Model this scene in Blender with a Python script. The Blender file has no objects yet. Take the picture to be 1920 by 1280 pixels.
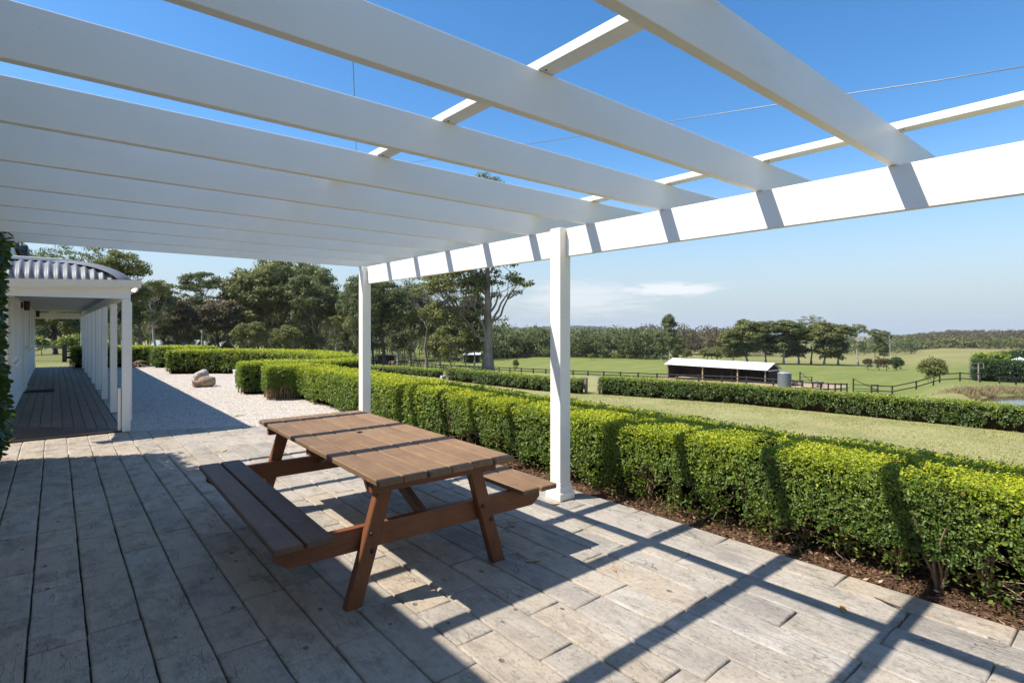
import bpy, math, random
import numpy as np
from mathutils import Vector, Matrix, noise as mnoise

random.seed(7)
RNG = np.random.default_rng(11)
R = math.radians
S = bpy.context.scene
COL = S.collection

# ---------------------------------------------------------------- camera
FPX = 1030.0                       # focal length in pixels of the 1920 px wide photograph
U0, V0, EYE = 960.0, 612.0, 1.6
YAW = math.atan2(856.0, 1030.0)
camd = bpy.data.cameras.new('camera')
camd.sensor_width = 36.0
camd.lens = 36.0 * FPX / 1920.0
camd.shift_y = -(640.0 - V0) / 1920.0
camd.clip_start = 0.05
camd.clip_end = 20000.0
cam = bpy.data.objects.new('camera', camd)
cam.location = (0, 0, EYE)
cam.rotation_euler = (R(90), 0, -YAW)
COL.objects.link(cam)
S.camera = cam

# ---------------------------------------------------------------- sky, sun, exposure
SUN_TO = Vector((-0.63, 0.325, 1.0)).normalized()
SUN_EL = math.asin(SUN_TO.z)
SUN_AZ = math.atan2(SUN_TO.x, SUN_TO.y)          # clockwise from +Y
S.render.engine = 'CYCLES'
S.cycles.max_bounces = 12
S.cycles.diffuse_bounces = 6
S.view_settings.view_transform = 'Standard'
S.view_settings.look = 'None'
S.view_settings.gamma = 1.0
S.view_settings.use_curve_mapping = False
S.view_settings.exposure = 1.22

W = bpy.data.worlds.new('World')
S.world = W
W.use_nodes = True
wt = W.node_tree
wt.nodes.clear()
def wn(t, **k):
    n = wt.nodes.new(t)
    for a, b in k.items():
        setattr(n, a, b)
    return n
sky = wn('ShaderNodeTexSky', sky_type='NISHITA', sun_disc=False, sun_elevation=SUN_EL, sun_rotation=SUN_AZ,
         altitude=100.0, air_density=1.0, dust_density=0.3, ozone_density=2.6)
bg = wn('ShaderNodeBackground')
bg.inputs['Strength'].default_value = 0.089
wo = wn('ShaderNodeOutputWorld')
wt.links.new(bg.outputs[0], wo.inputs[0])
# thin high cloud low over the horizon, mixed into the sky by direction
tc = wn('ShaderNodeTexCoord')
sep = wn('ShaderNodeSeparateXYZ')
wt.links.new(tc.outputs['Generated'], sep.inputs[0])
mp = wn('ShaderNodeMapping')
mp.inputs['Scale'].default_value = (9.0, 9.0, 60.0)
wt.links.new(tc.outputs['Generated'], mp.inputs[0])
cn = wn('ShaderNodeTexNoise')
cn.inputs['Scale'].default_value = 1.5
cn.inputs['Detail'].default_value = 7.0
cn.inputs['Roughness'].default_value = 0.6
cn.inputs['Distortion'].default_value = 0.6
wt.links.new(mp.outputs[0], cn.inputs['Vector'])
def cloud_patch(centre, flat, r_in, r_out, n_lo, n_hi, amount):
    d = wn('ShaderNodeVectorMath', operation='SUBTRACT')
    d.inputs[1].default_value = centre
    wt.links.new(tc.outputs['Generated'], d.inputs[0])
    s = wn('ShaderNodeVectorMath', operation='MULTIPLY')
    s.inputs[1].default_value = (1.0, 1.0, flat)
    wt.links.new(d.outputs[0], s.inputs[0])
    l = wn('ShaderNodeVectorMath', operation='LENGTH')
    wt.links.new(s.outputs[0], l.inputs[0])
    f = wn('ShaderNodeMapRange', interpolation_type='SMOOTHSTEP')
    f.inputs['From Min'].default_value = r_out
    f.inputs['From Max'].default_value = r_in
    wt.links.new(l.outputs['Value'], f.inputs['Value'])
    a = wn('ShaderNodeMath', operation='SUBTRACT')          # the noise eats the patch from its rim
    a.inputs[0].default_value = 1.0
    wt.links.new(f.outputs[0], a.inputs[1])
    b = wn('ShaderNodeMath', operation='MULTIPLY_ADD')
    b.inputs[1].default_value = -0.35
    wt.links.new(a.outputs[0], b.inputs[0])
    wt.links.new(cn.outputs[0], b.inputs[2])
    c = wn('ShaderNodeMapRange', interpolation_type='SMOOTHSTEP')
    c.inputs['From Min'].default_value = n_lo
    c.inputs['From Max'].default_value = n_hi
    c.inputs['To Max'].default_value = amount
    wt.links.new(b.outputs[0], c.inputs['Value'])
    e = wn('ShaderNodeMath', operation='MULTIPLY')
    wt.links.new(c.outputs[0], e.inputs[0])
    wt.links.new(f.outputs[0], e.inputs[1])
    return e
def sky_dir(u, v):
    a, b = (u - U0) / FPX, (V0 - v) / FPX
    c, s = math.cos(YAW), math.sin(YAW)
    return tuple(Vector((s + a * c, c - a * s, b)).normalized())
ca = cloud_patch(sky_dir(1255, 543), 7.5, 0.03, 0.17, 0.30, 0.50, 0.85)
cb = cloud_patch(sky_dir(1090, 560), 4.0, 0.03, 0.24, 0.20, 0.55, 0.55)
mu2 = wn('ShaderNodeMath', operation='MAXIMUM')
wt.links.new(ca.outputs[0], mu2.inputs[0])
wt.links.new(cb.outputs[0], mu2.inputs[1])
hs = wn('ShaderNodeHueSaturation')
hs.inputs['Saturation'].default_value = 1.28
hs.inputs['Value'].default_value = 1.0
wt.links.new(sky.outputs[0], hs.inputs['Color'])
cm = wn('ShaderNodeMixRGB')
cm.inputs['Color2'].default_value = (4.7, 4.8, 5.0, 1)
wt.links.new(mu2.outputs[0], cm.inputs['Fac'])
# paler towards the horizon, all the way round
hz_f = wn('ShaderNodeMapRange', interpolation_type='SMOOTHSTEP')
hz_f.inputs['From Min'].default_value = 0.30
hz_f.inputs['From Max'].default_value = -0.02
wt.links.new(sep.outputs['Z'], hz_f.inputs['Value'])
hzm = wn('ShaderNodeMixRGB')
hzm.inputs['Color2'].default_value = (2.65, 3.15, 3.6, 1)
wt.links.new(hz_f.outputs[0], hzm.inputs['Fac'])
wt.links.new(hs.outputs[0], hzm.inputs['Color1'])
wt.links.new(hzm.outputs[0], cm.inputs['Color1'])
wt.links.new(cm.outputs[0], bg.inputs['Color'])

sund = bpy.data.lights.new('sun', 'SUN')
sund.energy = 3.3
sund.angle = R(0.53)
sund.color = (1.0, 0.945, 0.86)
sun = bpy.data.objects.new('sun', sund)
sun.rotation_euler = (-SUN_TO).to_track_quat('-Z', 'Y').to_euler()
sun.location = (-30, 15, 50)
COL.objects.link(sun)

# ---------------------------------------------------------------- object helpers
def tag(o, label=None, cat=None, group=None, kind=None):
    if label: o['label'] = label
    if cat: o['category'] = cat
    if group: o['group'] = group
    if kind: o['kind'] = kind
    return o

def thing(name, label, cat, loc=(0, 0, 0), rz=0.0, group=None):
    o = bpy.data.objects.new(name, None)
    o.empty_display_size = 0.2
    COL.objects.link(o)
    o.location = loc
    o.rotation_euler = (0, 0, rz)
    return tag(o, label, cat, group)

def link(name, me, parent=None, loc=None, rz=None):
    o = bpy.data.objects.new(name, me)
    COL.objects.link(o)
    if parent is not None:
        o.parent = parent
    if loc is not None:
        o.location = loc
    if rz is not None:
        o.rotation_euler = (0, 0, rz)
    return o

def copy_tree(o, parent=None):
    c = o.copy()
    COL.objects.link(c)
    c.parent = parent
    for ch in o.children:
        copy_tree(ch, c)
    return c

class MB:
    """collects simple shapes and links them as one mesh"""
    def __init__(s):
        s.v, s.f, s.sm = [], [], []
    def add(s, vs, fs, smooth=False):
        b = len(s.v)
        s.v += [tuple(p) for p in vs]
        s.f += [tuple(i + b for i in f) for f in fs]
        s.sm += [smooth] * len(fs)
        return s
    def box(s, lo, hi, b=0.0, M=None):
        lo, hi = Vector(lo), Vector(hi)
        if b <= 0:
            vs = [Vector((x, y, z)) for x in (lo.x, hi.x) for y in (lo.y, hi.y) for z in (lo.z, hi.z)]
            fs = [(0, 1, 3, 2), (4, 6, 7, 5), (0, 4, 5, 1), (2, 3, 7, 6), (0, 2, 6, 4), (1, 5, 7, 3)]
        else:
            vs, idx = [], {}
            for i, x in enumerate((lo.x, hi.x)):
                for j, y in enumerate((lo.y, hi.y)):
                    for k, z in enumerate((lo.z, hi.z)):
                        dx, dy, dz = (b if i == 0 else -b), (b if j == 0 else -b), (b if k == 0 else -b)
                        idx[i, j, k] = len(vs)
                        vs += [Vector((x, y + dy, z + dz)), Vector((x + dx, y, z + dz)), Vector((x + dx, y + dy, z))]
            g = lambda i, j, k, a: idx[i, j, k] + a
            fs = []
            fs.append((g(0,0,0,0), g(0,0,1,0), g(0,1,1,0), g(0,1,0,0)))
            fs.append((g(1,0,0,0), g(1,1,0,0), g(1,1,1,0), g(1,0,1,0)))
            fs.append((g(0,0,0,1), g(1,0,0,1), g(1,0,1,1), g(0,0,1,1)))
            fs.append((g(0,1,0,1), g(0,1,1,1), g(1,1,1,1), g(1,1,0,1)))
            fs.append((g(0,0,0,2), g(0,1,0,2), g(1,1,0,2), g(1,0,0,2)))
            fs.append((g(0,0,1,2), g(1,0,1,2), g(1,1,1,2), g(0,1,1,2)))
            for i in (0, 1):
                for j in (0, 1):
                    q = (g(i,j,0,0), g(i,j,0,1), g(i,j,1,1), g(i,j,1,0))
                    fs.append(q if (i + j) % 2 == 1 else q[::-1])
            for i in (0, 1):
                for k in (0, 1):
                    q = (g(i,0,k,0), g(i,1,k,0), g(i,1,k,2), g(i,0,k,2))
                    fs.append(q if (i + k) % 2 == 1 else q[::-1])
            for j in (0, 1):
                for k in (0, 1):
                    q = (g(0,j,k,1), g(0,j,k,2), g(1,j,k,2), g(1,j,k,1))
                    fs.append(q if (j + k) % 2 == 1 else q[::-1])
            for i in (0, 1):
                for j in (0, 1):
                    for k in (0, 1):
                        q = (g(i,j,k,0), g(i,j,k,1), g(i,j,k,2))
                        fs.append(q if (i + j + k) % 2 == 0 else q[::-1])
        if M is not None:
            vs = [M @ p for p in vs]
        return s.add(vs, fs)
    def bar(s, p0, p1, w, h, up=(0, 0, 1), b=0.0):
        """a rectangular bar from p0 to p1; w across, h along up"""
        p0, p1, up = Vector(p0), Vector(p1), Vector(up)
        d = (p1 - p0); L = d.length; d.normalize()
        x = d.cross(up)
        if x.length < 1e-6: x = d.cross(Vector((1, 0, 0)))
        x.normalize(); z = x.cross(d)
        M = Matrix((x, d, z)).transposed().to_4x4()
        M.translation = p0
        return s.box((-w / 2, 0, -h / 2), (w / 2, L, h / 2), b, M)
    def tube(s, pts, rad, n=8, cap=True):
        pts = [Vector(p) for p in pts]
        rad = rad if hasattr(rad, '__len__') else [rad] * len(pts)
        vs, fs = [], []
        pd = None
        for i, p in enumerate(pts):
            d = (pts[min(i + 1, len(pts) - 1)] - pts[max(i - 1, 0)]).normalized()
            a = d.cross(Vector((0.13, 0.97, 0.21))) if pd is None else pd - d * pd.dot(d)
            if a.length < 1e-5: a = d.cross(Vector((1, 0, 0)))
            a.normalize(); pd = a
            c = d.cross(a)
            for k in range(n):
                t = 2 * math.pi * k / n
                vs.append(p + (a * math.cos(t) + c * math.sin(t)) * rad[i])
        for i in range(len(pts) - 1):
            for k in range(n):
                k2 = (k + 1) % n
                fs.append((i * n + k, i * n + k2, (i + 1) * n + k2, (i + 1) * n + k))
        s.add(vs, fs, True)
        if cap:
            b = len(s.v) - len(vs)
            s.f.append(tuple(b + k for k in range(n))[::-1]); s.sm.append(False)
            s.f.append(tuple(b + (len(pts) - 1) * n + k for k in range(n))); s.sm.append(False)
        return s
    def lathe(s, prof, n=16, c=(0, 0, 0)):
        vs = [(c[0] + r * math.cos(2 * math.pi * k / n), c[1] + r * math.sin(2 * math.pi * k / n), c[2] + z) for r, z in prof for k in range(n)]
        fs = [(i * n + k, i * n + (k + 1) % n, (i + 1) * n + (k + 1) % n, (i + 1) * n + k) for i in range(len(prof) - 1) for k in range(n)]
        return s.add(vs, fs, True)
    def mesh(s, name, mat):
        me = bpy.data.meshes.new(name)
        me.from_pydata(s.v, [], s.f)
        me.polygons.foreach_set('use_smooth', s.sm)
        for m in (mat if isinstance(mat, (list, tuple)) else [mat]):
            me.materials.append(m)
        me.update()
        return me
    def build(s, name, mat, parent=None, loc=None, rz=None):
        return link(name, s.mesh(name, mat), parent, loc, rz)

def np_mesh(name, verts, faces, mat, tint=None, smooth=False, side=None):
    """verts (n,3), faces (m,k) with k = 3 or 4; tint (n,) stored per vertex"""
    me = bpy.data.meshes.new(name)
    n, (m, k) = len(verts), faces.shape
    me.vertices.add(n)
    me.vertices.foreach_set('co', np.ascontiguousarray(verts, dtype=np.float32).ravel())
    me.loops.add(m * k)
    me.loops.foreach_set('vertex_index', np.ascontiguousarray(faces, dtype=np.int32).ravel())
    me.polygons.add(m)
    me.polygons.foreach_set('loop_start', np.arange(0, m * k, k, dtype=np.int32))
    me.polygons.foreach_set('loop_total', np.full(m, k, dtype=np.int32))
    if smooth:
        me.polygons.foreach_set('use_smooth', np.ones(m, dtype=bool))
    if tint is not None:
        a = me.attributes.new('tint', 'FLOAT', 'POINT')
        a.data.foreach_set('value', np.ascontiguousarray(tint, dtype=np.float32))
    if side is not None:
        a = me.attributes.new('tone', 'FLOAT', 'POINT')
        a.data.foreach_set('value', np.ascontiguousarray(side, dtype=np.float32))
    me.materials.append(mat)
    me.update(calc_edges=True)
    return me

# ---------------------------------------------------------------- materials
class NT:
    """terse node building on one material"""
    def __init__(s, name):
        s.m = bpy.data.materials.new(name)
        s.m.use_nodes = True
        s.t = s.m.node_tree
        s.t.nodes.clear()
        s.out = s.t.nodes.new('ShaderNodeOutputMaterial')
    def n(s, typ, ins=None, **k):
        nd = s.t.nodes.new('ShaderNode' + typ)
        for a, b in k.items():
            setattr(nd, a, b)
        for a, b in (ins or {}).items():
            s.set(nd.inputs[a], b)
        return nd
    def set(s, sock, v):
        if isinstance(v, bpy.types.NodeSocket):
            s.t.links.new(v, sock)
        elif isinstance(v, bpy.types.Node):
            s.t.links.new(v.outputs[0], sock)
        else:
            if sock.type == 'RGBA' and len(v) == 3:
                v = (*v, 1.0)
            sock.default_value = v
    def obj(s):
        return s.n('TexCoord').outputs['Object']
    def world(s):
        return s.n('NewGeometry').outputs['Position']
    def map(s, vec, scale=(1, 1, 1), loc=(0, 0, 0)):
        return s.n('Mapping', {'Vector': vec, 'Scale': scale, 'Location': loc})
    def noise(s, vec, scale, detail=4.0, rough=0.55, dist=0.0):
        return s.n('TexNoise', {'Vector': vec, 'Scale': scale, 'Detail': detail, 'Roughness': rough, 'Distortion': dist}).outputs[0]
    def rng(s, v, a, b, c=0.0, d=1.0):
        return s.n('MapRange', {'Value': v, 'From Min': a, 'From Max': b, 'To Min': c, 'To Max': d})
    def math(s, op, a, b=0.0):
        return s.n('Math', {0: a, 1: b}, operation=op)
    def mix(s, f, a, b, mode='MIX'):
        return s.n('MixRGB', {'Fac': f, 'Color1': a, 'Color2': b}, blend_type=mode)
    def ramp(s, f, stops):
        nd = s.n('ValToRGB', {'Fac': f})
        e = nd.color_ramp.elements
        while len(e) < len(stops): e.new(0.5)
        for el_, (p, c) in zip(e, stops):
            el_.position = p
            el_.color = (*c, 1.0)
        return nd
    def bump(s, h, strength=0.3, dist=0.01, normal=None):
        ins = {'Height': h, 'Strength': strength, 'Distance': dist}
        if normal is not None: ins['Normal'] = normal
        return s.n('Bump', ins)
    def rand_vec(s, vec, amount=37.0):
        r = s.n('ObjectInfo').outputs['Random']
        off = s.math('MULTIPLY', r, amount)
        return s.n('VectorMath', {0: vec, 1: off.outputs[0]}, operation='ADD')
    def pbr(s, color, rough=0.6, spec=0.4, normal=None, metal=0.0, **k):
        ins = {'Base Color': color, 'Roughness': rough, 'Specular IOR Level': spec, 'Metallic': metal}
        if normal is not None: ins['Normal'] = normal
        ins.update(k)
        p = s.n('BsdfPrincipled', ins)
        s.t.links.new(p.outputs[0], s.out.inputs[0])
        return s.m

def plain(name, col, rough=0.6, spec=0.4, metal=0.0, var=0.12, scale=9.0):
    q = NT(name)
    nz = q.noise(q.obj(), scale, 5)
    c = q.mix(q.rng(nz, 0.3, 0.7), tuple(x * (1 - var) for x in col), tuple(min(1, x * (1 + var)) for x in col))
    return q.pbr(c, rough, spec, metal=metal)

def m_white():
    q = NT('white_paint')
    p = q.world()
    nz = q.noise(p, 2.1, 5)
    c = q.mix(q.rng(nz, 0.35, 0.75), (0.86, 0.825, 0.745), (0.81, 0.775, 0.695))
    st = q.noise(q.map(p, (1.2, 5, 5)), 1.3, 6, 0.7)
    c = q.mix(q.rng(st, 0.56, 0.78, 0, 0.22), c, (0.56, 0.54, 0.47))
    sp = q.noise(p, 34, 3)
    c = q.mix(q.rng(sp, 0.68, 0.80, 0, 0.25), c, (0.5, 0.48, 0.43))
    return q.pbr(c, 0.42, 0.4, q.bump(q.noise(p, 60, 2), 0.05, 0.003))
M_WHITE = m_white()

def m_paver():
    q = NT('sleeper_paver')
    o = q.rand_vec(q.obj(), 53.0)
    rnd = q.n('ObjectInfo').outputs['Random']
    tone = q.ramp(rnd, [(0.0, (0.49, 0.43, 0.35)), (0.2, (0.45, 0.41, 0.36)), (0.42, (0.35, 0.32, 0.28)), (0.6, (0.46, 0.415, 0.35)), (0.8, (0.47, 0.39, 0.295)), (1.0, (0.39, 0.365, 0.33))])
    grain_v = q.map(o, (62, 3.2, 10))
    g1 = q.noise(grain_v, 1.0, 5, 0.6, 0.5)
    c = q.mix(q.rng(g1, 0.32, 0.7, 0, 0.5), q.mix(1.0, tone, (0.76, 0.74, 0.72), 'MULTIPLY'), q.mix(1.0, tone, (1.08, 1.07, 1.06), 'MULTIPLY'))
    # whitish wear along the ridges, dark weathering patches, moss
    w = q.noise(q.map(o, (9, 2.4, 5)), 1.0, 6, 0.65)
    c = q.mix(q.rng(w, 0.53, 0.68, 0, 0.55), c, (0.50, 0.47, 0.425))
    pit = q.noise(o, 42, 5, 0.7)
    c = q.mix(q.rng(pit, 0.55, 0.72, 0, 0.45), c, (0.16, 0.14, 0.115))
    c = q.mix(q.rng(pit, 0.42, 0.28, 0, 0.35), c, (0.52, 0.49, 0.44))
    st = q.noise(q.map(q.world(), (1.0, 0.7, 1)), 2.3, 6, 0.62)
    c = q.mix(q.rng(st, 0.50, 0.74, 0, 0.62), c, (0.155, 0.145, 0.13))
    ms = q.noise(q.world(), 1.1, 4, 0.6)
    c = q.mix(q.rng(ms, 0.58, 0.74, 0, 0.4), c, (0.20, 0.185, 0.105))
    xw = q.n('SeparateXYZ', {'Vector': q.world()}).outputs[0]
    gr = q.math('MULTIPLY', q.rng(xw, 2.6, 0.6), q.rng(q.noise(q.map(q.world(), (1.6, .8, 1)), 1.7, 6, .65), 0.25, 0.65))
    c = q.mix(q.math('MULTIPLY', gr, .8), c, (0.37, 0.295, 0.21))  # brown grime, its warmth also painted in to offset blue shade near the house
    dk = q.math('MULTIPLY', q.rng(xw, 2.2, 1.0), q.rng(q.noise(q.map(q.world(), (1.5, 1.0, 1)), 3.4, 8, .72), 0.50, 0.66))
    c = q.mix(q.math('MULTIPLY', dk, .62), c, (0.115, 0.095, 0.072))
    bl = q.noise(q.map(o, (7, 5, 4)), 1.0, 8, 0.72, 0.9)
    c = q.mix(q.rng(bl, 0.52, 0.64, 0, 0.55), c, (0.19, 0.165, 0.13))
    # cracks along the grain and across it
    vo = q.n('TexVoronoi', {'Vector': q.n('VectorMath', {0: q.map(o, (17, 3.6, 6)), 1: q.n('VectorMath', {0: q.n('TexNoise', {'Vector': q.map(o, (14, 6, 6)), 'Scale': 1.0, 'Detail': 4.0}).outputs[1], 1: (1.1, 1.1, 1.1)}, operation='MULTIPLY')}, operation='ADD'), 'Scale': 1.0}, feature='DISTANCE_TO_EDGE')
    msk = q.noise(q.map(o, (5, 3, 3)), 1.0, 3)
    crack = q.math('MULTIPLY', q.rng(vo.outputs[0], 0.032, 0.0), q.rng(msk, 0.54, 0.66))
    c = q.mix(q.math('MULTIPLY', crack, 0.6), c, (0.075, 0.067, 0.057))
    ck = q.n('TexVoronoi', {'Vector': q.n('VectorMath', {0: q.map(o, (34, 5, 6)), 1: q.n('VectorMath', {0: q.n('TexNoise', {'Vector': q.map(o, (40, 22, 6)), 'Scale': 1.0, 'Detail': 6.0}).outputs[1], 1: (1.0, .6, 1.0)}, operation='MULTIPLY')}, operation='ADD'), 'Scale': 1.0}, feature='DISTANCE_TO_EDGE')
    ckm = q.math('MULTIPLY', q.rng(ck.outputs[0], 0.05, 0.0), q.rng(q.noise(q.map(o, (9, 7, 5)), 1.0, 4), 0.55, 0.68))
    c = q.mix(q.math('MULTIPLY', ckm, .62), c, (0.08, 0.07, 0.058))
    # fine worn relief: scuffs and short checks across the face
    sc = q.noise(q.map(o, (120, 40, 20)), 1.0, 4, 0.65)
    c = q.mix(q.rng(sc, 0.60, 0.72, 0, 0.5), c, (0.17, 0.155, 0.14))
    c = q.mix(q.rng(sc, 0.36, 0.26, 0, 0.45), c, (0.56, 0.535, 0.50))
    # short dents like nail holes
    dv = q.n('TexVoronoi', {'Vector': q.map(o, (9.0, 6.0, 1.0)), 'Scale': 1.0, 'Randomness': 1.0})
    dent = q.math('MULTIPLY', q.rng(dv.outputs['Distance'], 0.13, 0.085), q.rng(q.n('SeparateColor', {'Color': dv.outputs['Color']}).outputs[0], 0.70, 0.72))
    c = q.mix(q.math('MULTIPLY', dent, 0.75), c, (0.08, 0.075, 0.07))
    h = q.math('ADD', q.math('MULTIPLY', g1, 0.55), q.math('MULTIPLY', q.noise(o, 90, 3), 0.25))
    h = q.math('SUBTRACT', h, q.math('ADD', q.math('ADD', q.math('MULTIPLY', crack, 0.6), q.rng(sc, 0.58, 0.74, 0, 0.5).outputs[0]), q.math('MULTIPLY', dent, 1.2)))
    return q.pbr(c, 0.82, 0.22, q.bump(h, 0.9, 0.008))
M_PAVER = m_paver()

def m_soil():
    q = NT('joint_soil')
    p = q.world()
    c = q.mix(q.rng(q.noise(p, 30, 5), 0.35, 0.7), (0.05, 0.042, 0.034), (0.13, 0.11, 0.085))
    c = q.mix(q.rng(q.noise(p, 2.2, 4), 0.56, 0.66), c, (0.05, 0.075, 0.02))
    return q.pbr(c, 0.95, 0.1, q.bump(q.noise(p, 120, 4), 0.8, 0.01))
M_SOIL = m_soil()

def m_timber(name, c1, c2, c3, rough=0.62, along=1, fade=0.0):
    """stained timber; grain runs along the object's axis number along"""
    q = NT(name)
    o = q.rand_vec(q.obj(), 29.0)
    sc = [46, 46, 46]
    sc[along] = 2.1
    g = q.noise(q.map(o, tuple(sc)), 1.0, 6, 0.62, 0.35)
    c = q.mix(q.rng(g, 0.3, 0.72), c1, c2)
    w = q.noise(o, 3.1, 5, 0.6)
    c = q.mix(q.rng(w, 0.42, 0.70, 0, 0.65), c, c3)
    rnd = q.n('ObjectInfo').outputs['Random']
    c = q.mix(1.0, c, q.ramp(rnd, [(0, (0.84, 0.84, 0.84)), (1, (1.16, 1.14, 1.12))]), 'MULTIPLY')
    fine = q.noise(q.map(o, tuple(x * 3.3 for x in sc)), 1.0, 3, 0.6)
    c = q.mix(q.rng(fine, 0.56, 0.72, 0, 0.5), c, tuple(x * 0.42 for x in c1))
    wn_ = q.noise(q.map(o, (9, 9, 9)), 1.0, 6, 0.7)
    c = q.mix(q.rng(wn_, 0.60, 0.72, 0, 0.45), c, tuple(min(1, x * 1.5 + .03) for x in c2))
    c = q.mix(q.rng(q.noise(o, 21, 3), 0.70, 0.76, 0, 0.6), c, tuple(x * 0.3 for x in c1))
    return q.pbr(c, rough, 0.3, q.bump(q.math('ADD', g, q.math('MULTIPLY', fine, 0.6)), 0.4, 0.003))
M_TOP = m_timber('faded_brown_timber', (0.190, 0.110, 0.056), (0.255, 0.160, 0.088), (0.140, 0.080, 0.043), 0.7)
M_BENCH = m_timber('shaded_brown_timber', (0.135, 0.075, 0.045), (0.18, 0.105, 0.064), (0.10, 0.058, 0.036), 0.6)  # darker copy of the bench timber, shade put into its colour
M_LEG = m_timber('red_brown_timber', (0.17, 0.062, 0.026), (0.22, 0.085, 0.036), (0.12, 0.045, 0.02), 0.5, 2)
M_LEGX = m_timber('red_brown_timber_across', (0.17, 0.062, 0.026), (0.22, 0.085, 0.036), (0.12, 0.045, 0.02), 0.5, 0)
M_DECK = m_timber('weathered_deck_timber', (0.145, 0.112, 0.086), (0.205, 0.163, 0.130), (0.11, 0.084, 0.064), 0.6)
M_DECKX = m_timber('brown_deck_timber', (0.075, 0.05, 0.036), (0.11, 0.075, 0.055), (0.06, 0.042, 0.032), 0.5, 0)
M_GREYWOOD = m_timber('grey_weathered_timber', (0.20, 0.17, 0.135), (0.30, 0.26, 0.21), (0.15, 0.125, 0.10), 0.8, 2)
M_FENCE = plain('black_fence_paint', (0.030, 0.027, 0.025), 0.6, 0.3, var=0.3)
M_BOLT = plain('galvanised_bolt', (0.06, 0.042, 0.03), 0.6, 0.4, 0.3)

def m_gravel():
    q = NT('pale_gravel')
    p = q.world()
    v = q.n('TexVoronoi', {'Vector': p, 'Scale': 62.0})
    rc = q.n('SeparateColor', {'Color': v.outputs['Color']}).outputs[0]
    c = q.ramp(rc, [(0.0, (0.30, 0.265, 0.235)), (0.25, (0.49, 0.425, 0.35)), (0.6, (0.58, 0.505, 0.42)), (1.0, (0.67, 0.60, 0.52))])
    v2 = q.n('TexVoronoi', {'Vector': p, 'Scale': 21.0})
    rc2 = q.n('SeparateColor', {'Color': v2.outputs['Color']}).outputs[1]
    c = q.mix(q.rng(rc2, 0.80, 0.86, 0, 0.5), c, (0.22, 0.19, 0.165))
    c = q.mix(q.rng(q.noise(p, 0.9, 5), 0.45, 0.75, 0, 0.35), c, (0.40, 0.345, 0.29))
    h = q.math('SUBTRACT', 1.0, v.outputs['Distance'])
    return q.pbr(c, 0.9, 0.2, q.bump(h, 0.9, 0.018))
M_GRAVEL = m_gravel()

def m_ground():
    """mown lawn near the house, green paddock beyond, drier grass on the far rise; all by place"""
    q = NT('grass_ground')
    p = q.world()
    xyz = q.n('SeparateXYZ', {'Vector': p})
    x, y = xyz.outputs[0], xyz.outputs[1]
    n1 = q.noise(p, 0.35, 6, 0.6)
    n2 = q.noise(q.map(p, (1, 2.2, 1)), 3.2, 6, 0.7)
    n3 = q.noise(p, 26.0, 4, 0.7)
    lawn = q.mix(q.rng(n2, 0.30, 0.72), (0.30, 0.285, 0.105), (0.44, 0.395, 0.19))
    lawn = q.mix(q.rng(n1, 0.40, 0.62, 0, 0.6), lawn, (0.20, 0.215, 0.065))
    n4 = q.noise(q.map(p, (1.0, 3.0, 1)), 7.0, 6, 0.75)
    lawn = q.mix(q.rng(n4, 0.50, 0.62, 0, 0.75), lawn, (0.165, 0.17, 0.055))
    lawn = q.mix(q.rng(n4, 0.46, 0.34, 0, 0.6), lawn, (0.54, 0.46, 0.29))
    lawn = q.mix(q.rng(q.noise(q.map(p, (.3, 1.2, 1)), .9, 6, .7), 0.52, 0.68, 0, 0.5), lawn, (0.40, 0.30, 0.17))
    pad = q.mix(q.rng(n2, 0.3, 0.7), (0.135, 0.18, 0.038), (0.185, 0.22, 0.055))
    pad = q.mix(q.rng(q.noise(q.map(p, (0.5, 1.6, 1)), 0.09, 5), 0.42, 0.62, 0, 0.6), pad, (0.20, 0.205, 0.065))
    pad = q.mix(q.rng(q.noise(q.map(p, (.25, .9, 1)), .35, 7, .7), 0.48, 0.62, 0, 0.65), pad, (0.26, 0.235, 0.09))
    pad = q.mix(q.rng(q.noise(p, .8, 6, .7), 0.36, 0.28, 0, 0.5), pad, (0.075, 0.115, 0.025))
    far = q.mix(q.rng(q.noise(p, 0.03, 5), 0.35, 0.65), (0.205, 0.205, 0.070), (0.285, 0.245, 0.105))
    wob = q.math('MULTIPLY', q.math('SUBTRACT', q.noise(p, 0.05, 4), 0.5), 30.0)
    xw = q.math('ADD', x, wob)
    c = q.mix(q.rng(xw, 40, 62), lawn, pad)
    c = q.mix(q.rng(xw, 150, 215), c, far)
    # rough shaded grass under the trees beyond the forecourt
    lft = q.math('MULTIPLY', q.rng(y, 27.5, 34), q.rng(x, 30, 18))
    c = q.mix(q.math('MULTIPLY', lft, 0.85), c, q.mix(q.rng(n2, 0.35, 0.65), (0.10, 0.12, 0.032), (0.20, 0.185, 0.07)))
    c = q.mix(q.rng(n3, 0.35, 0.75, 0, 0.45), c, q.mix(1.0, c, (0.55, 0.58, 0.5), 'MULTIPLY'))
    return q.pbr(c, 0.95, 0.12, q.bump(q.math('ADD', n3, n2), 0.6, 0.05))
M_GROUND = m_ground()

def m_mulch():
    q = NT('bark_mulch')
    p = q.world()
    c = q.ramp(q.noise(q.map(p, (1, 1.7, 1)), 48, 5, 0.7), [(0.25, (0.035, 0.020, 0.013)), (0.5, (0.105, 0.06, 0.036)), (0.72, (0.22, 0.14, 0.088))])
    return q.pbr(c, 0.95, 0.15, q.bump(q.noise(p, 70, 4), 1.0, 0.02))
M_MULCH = m_mulch()

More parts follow.
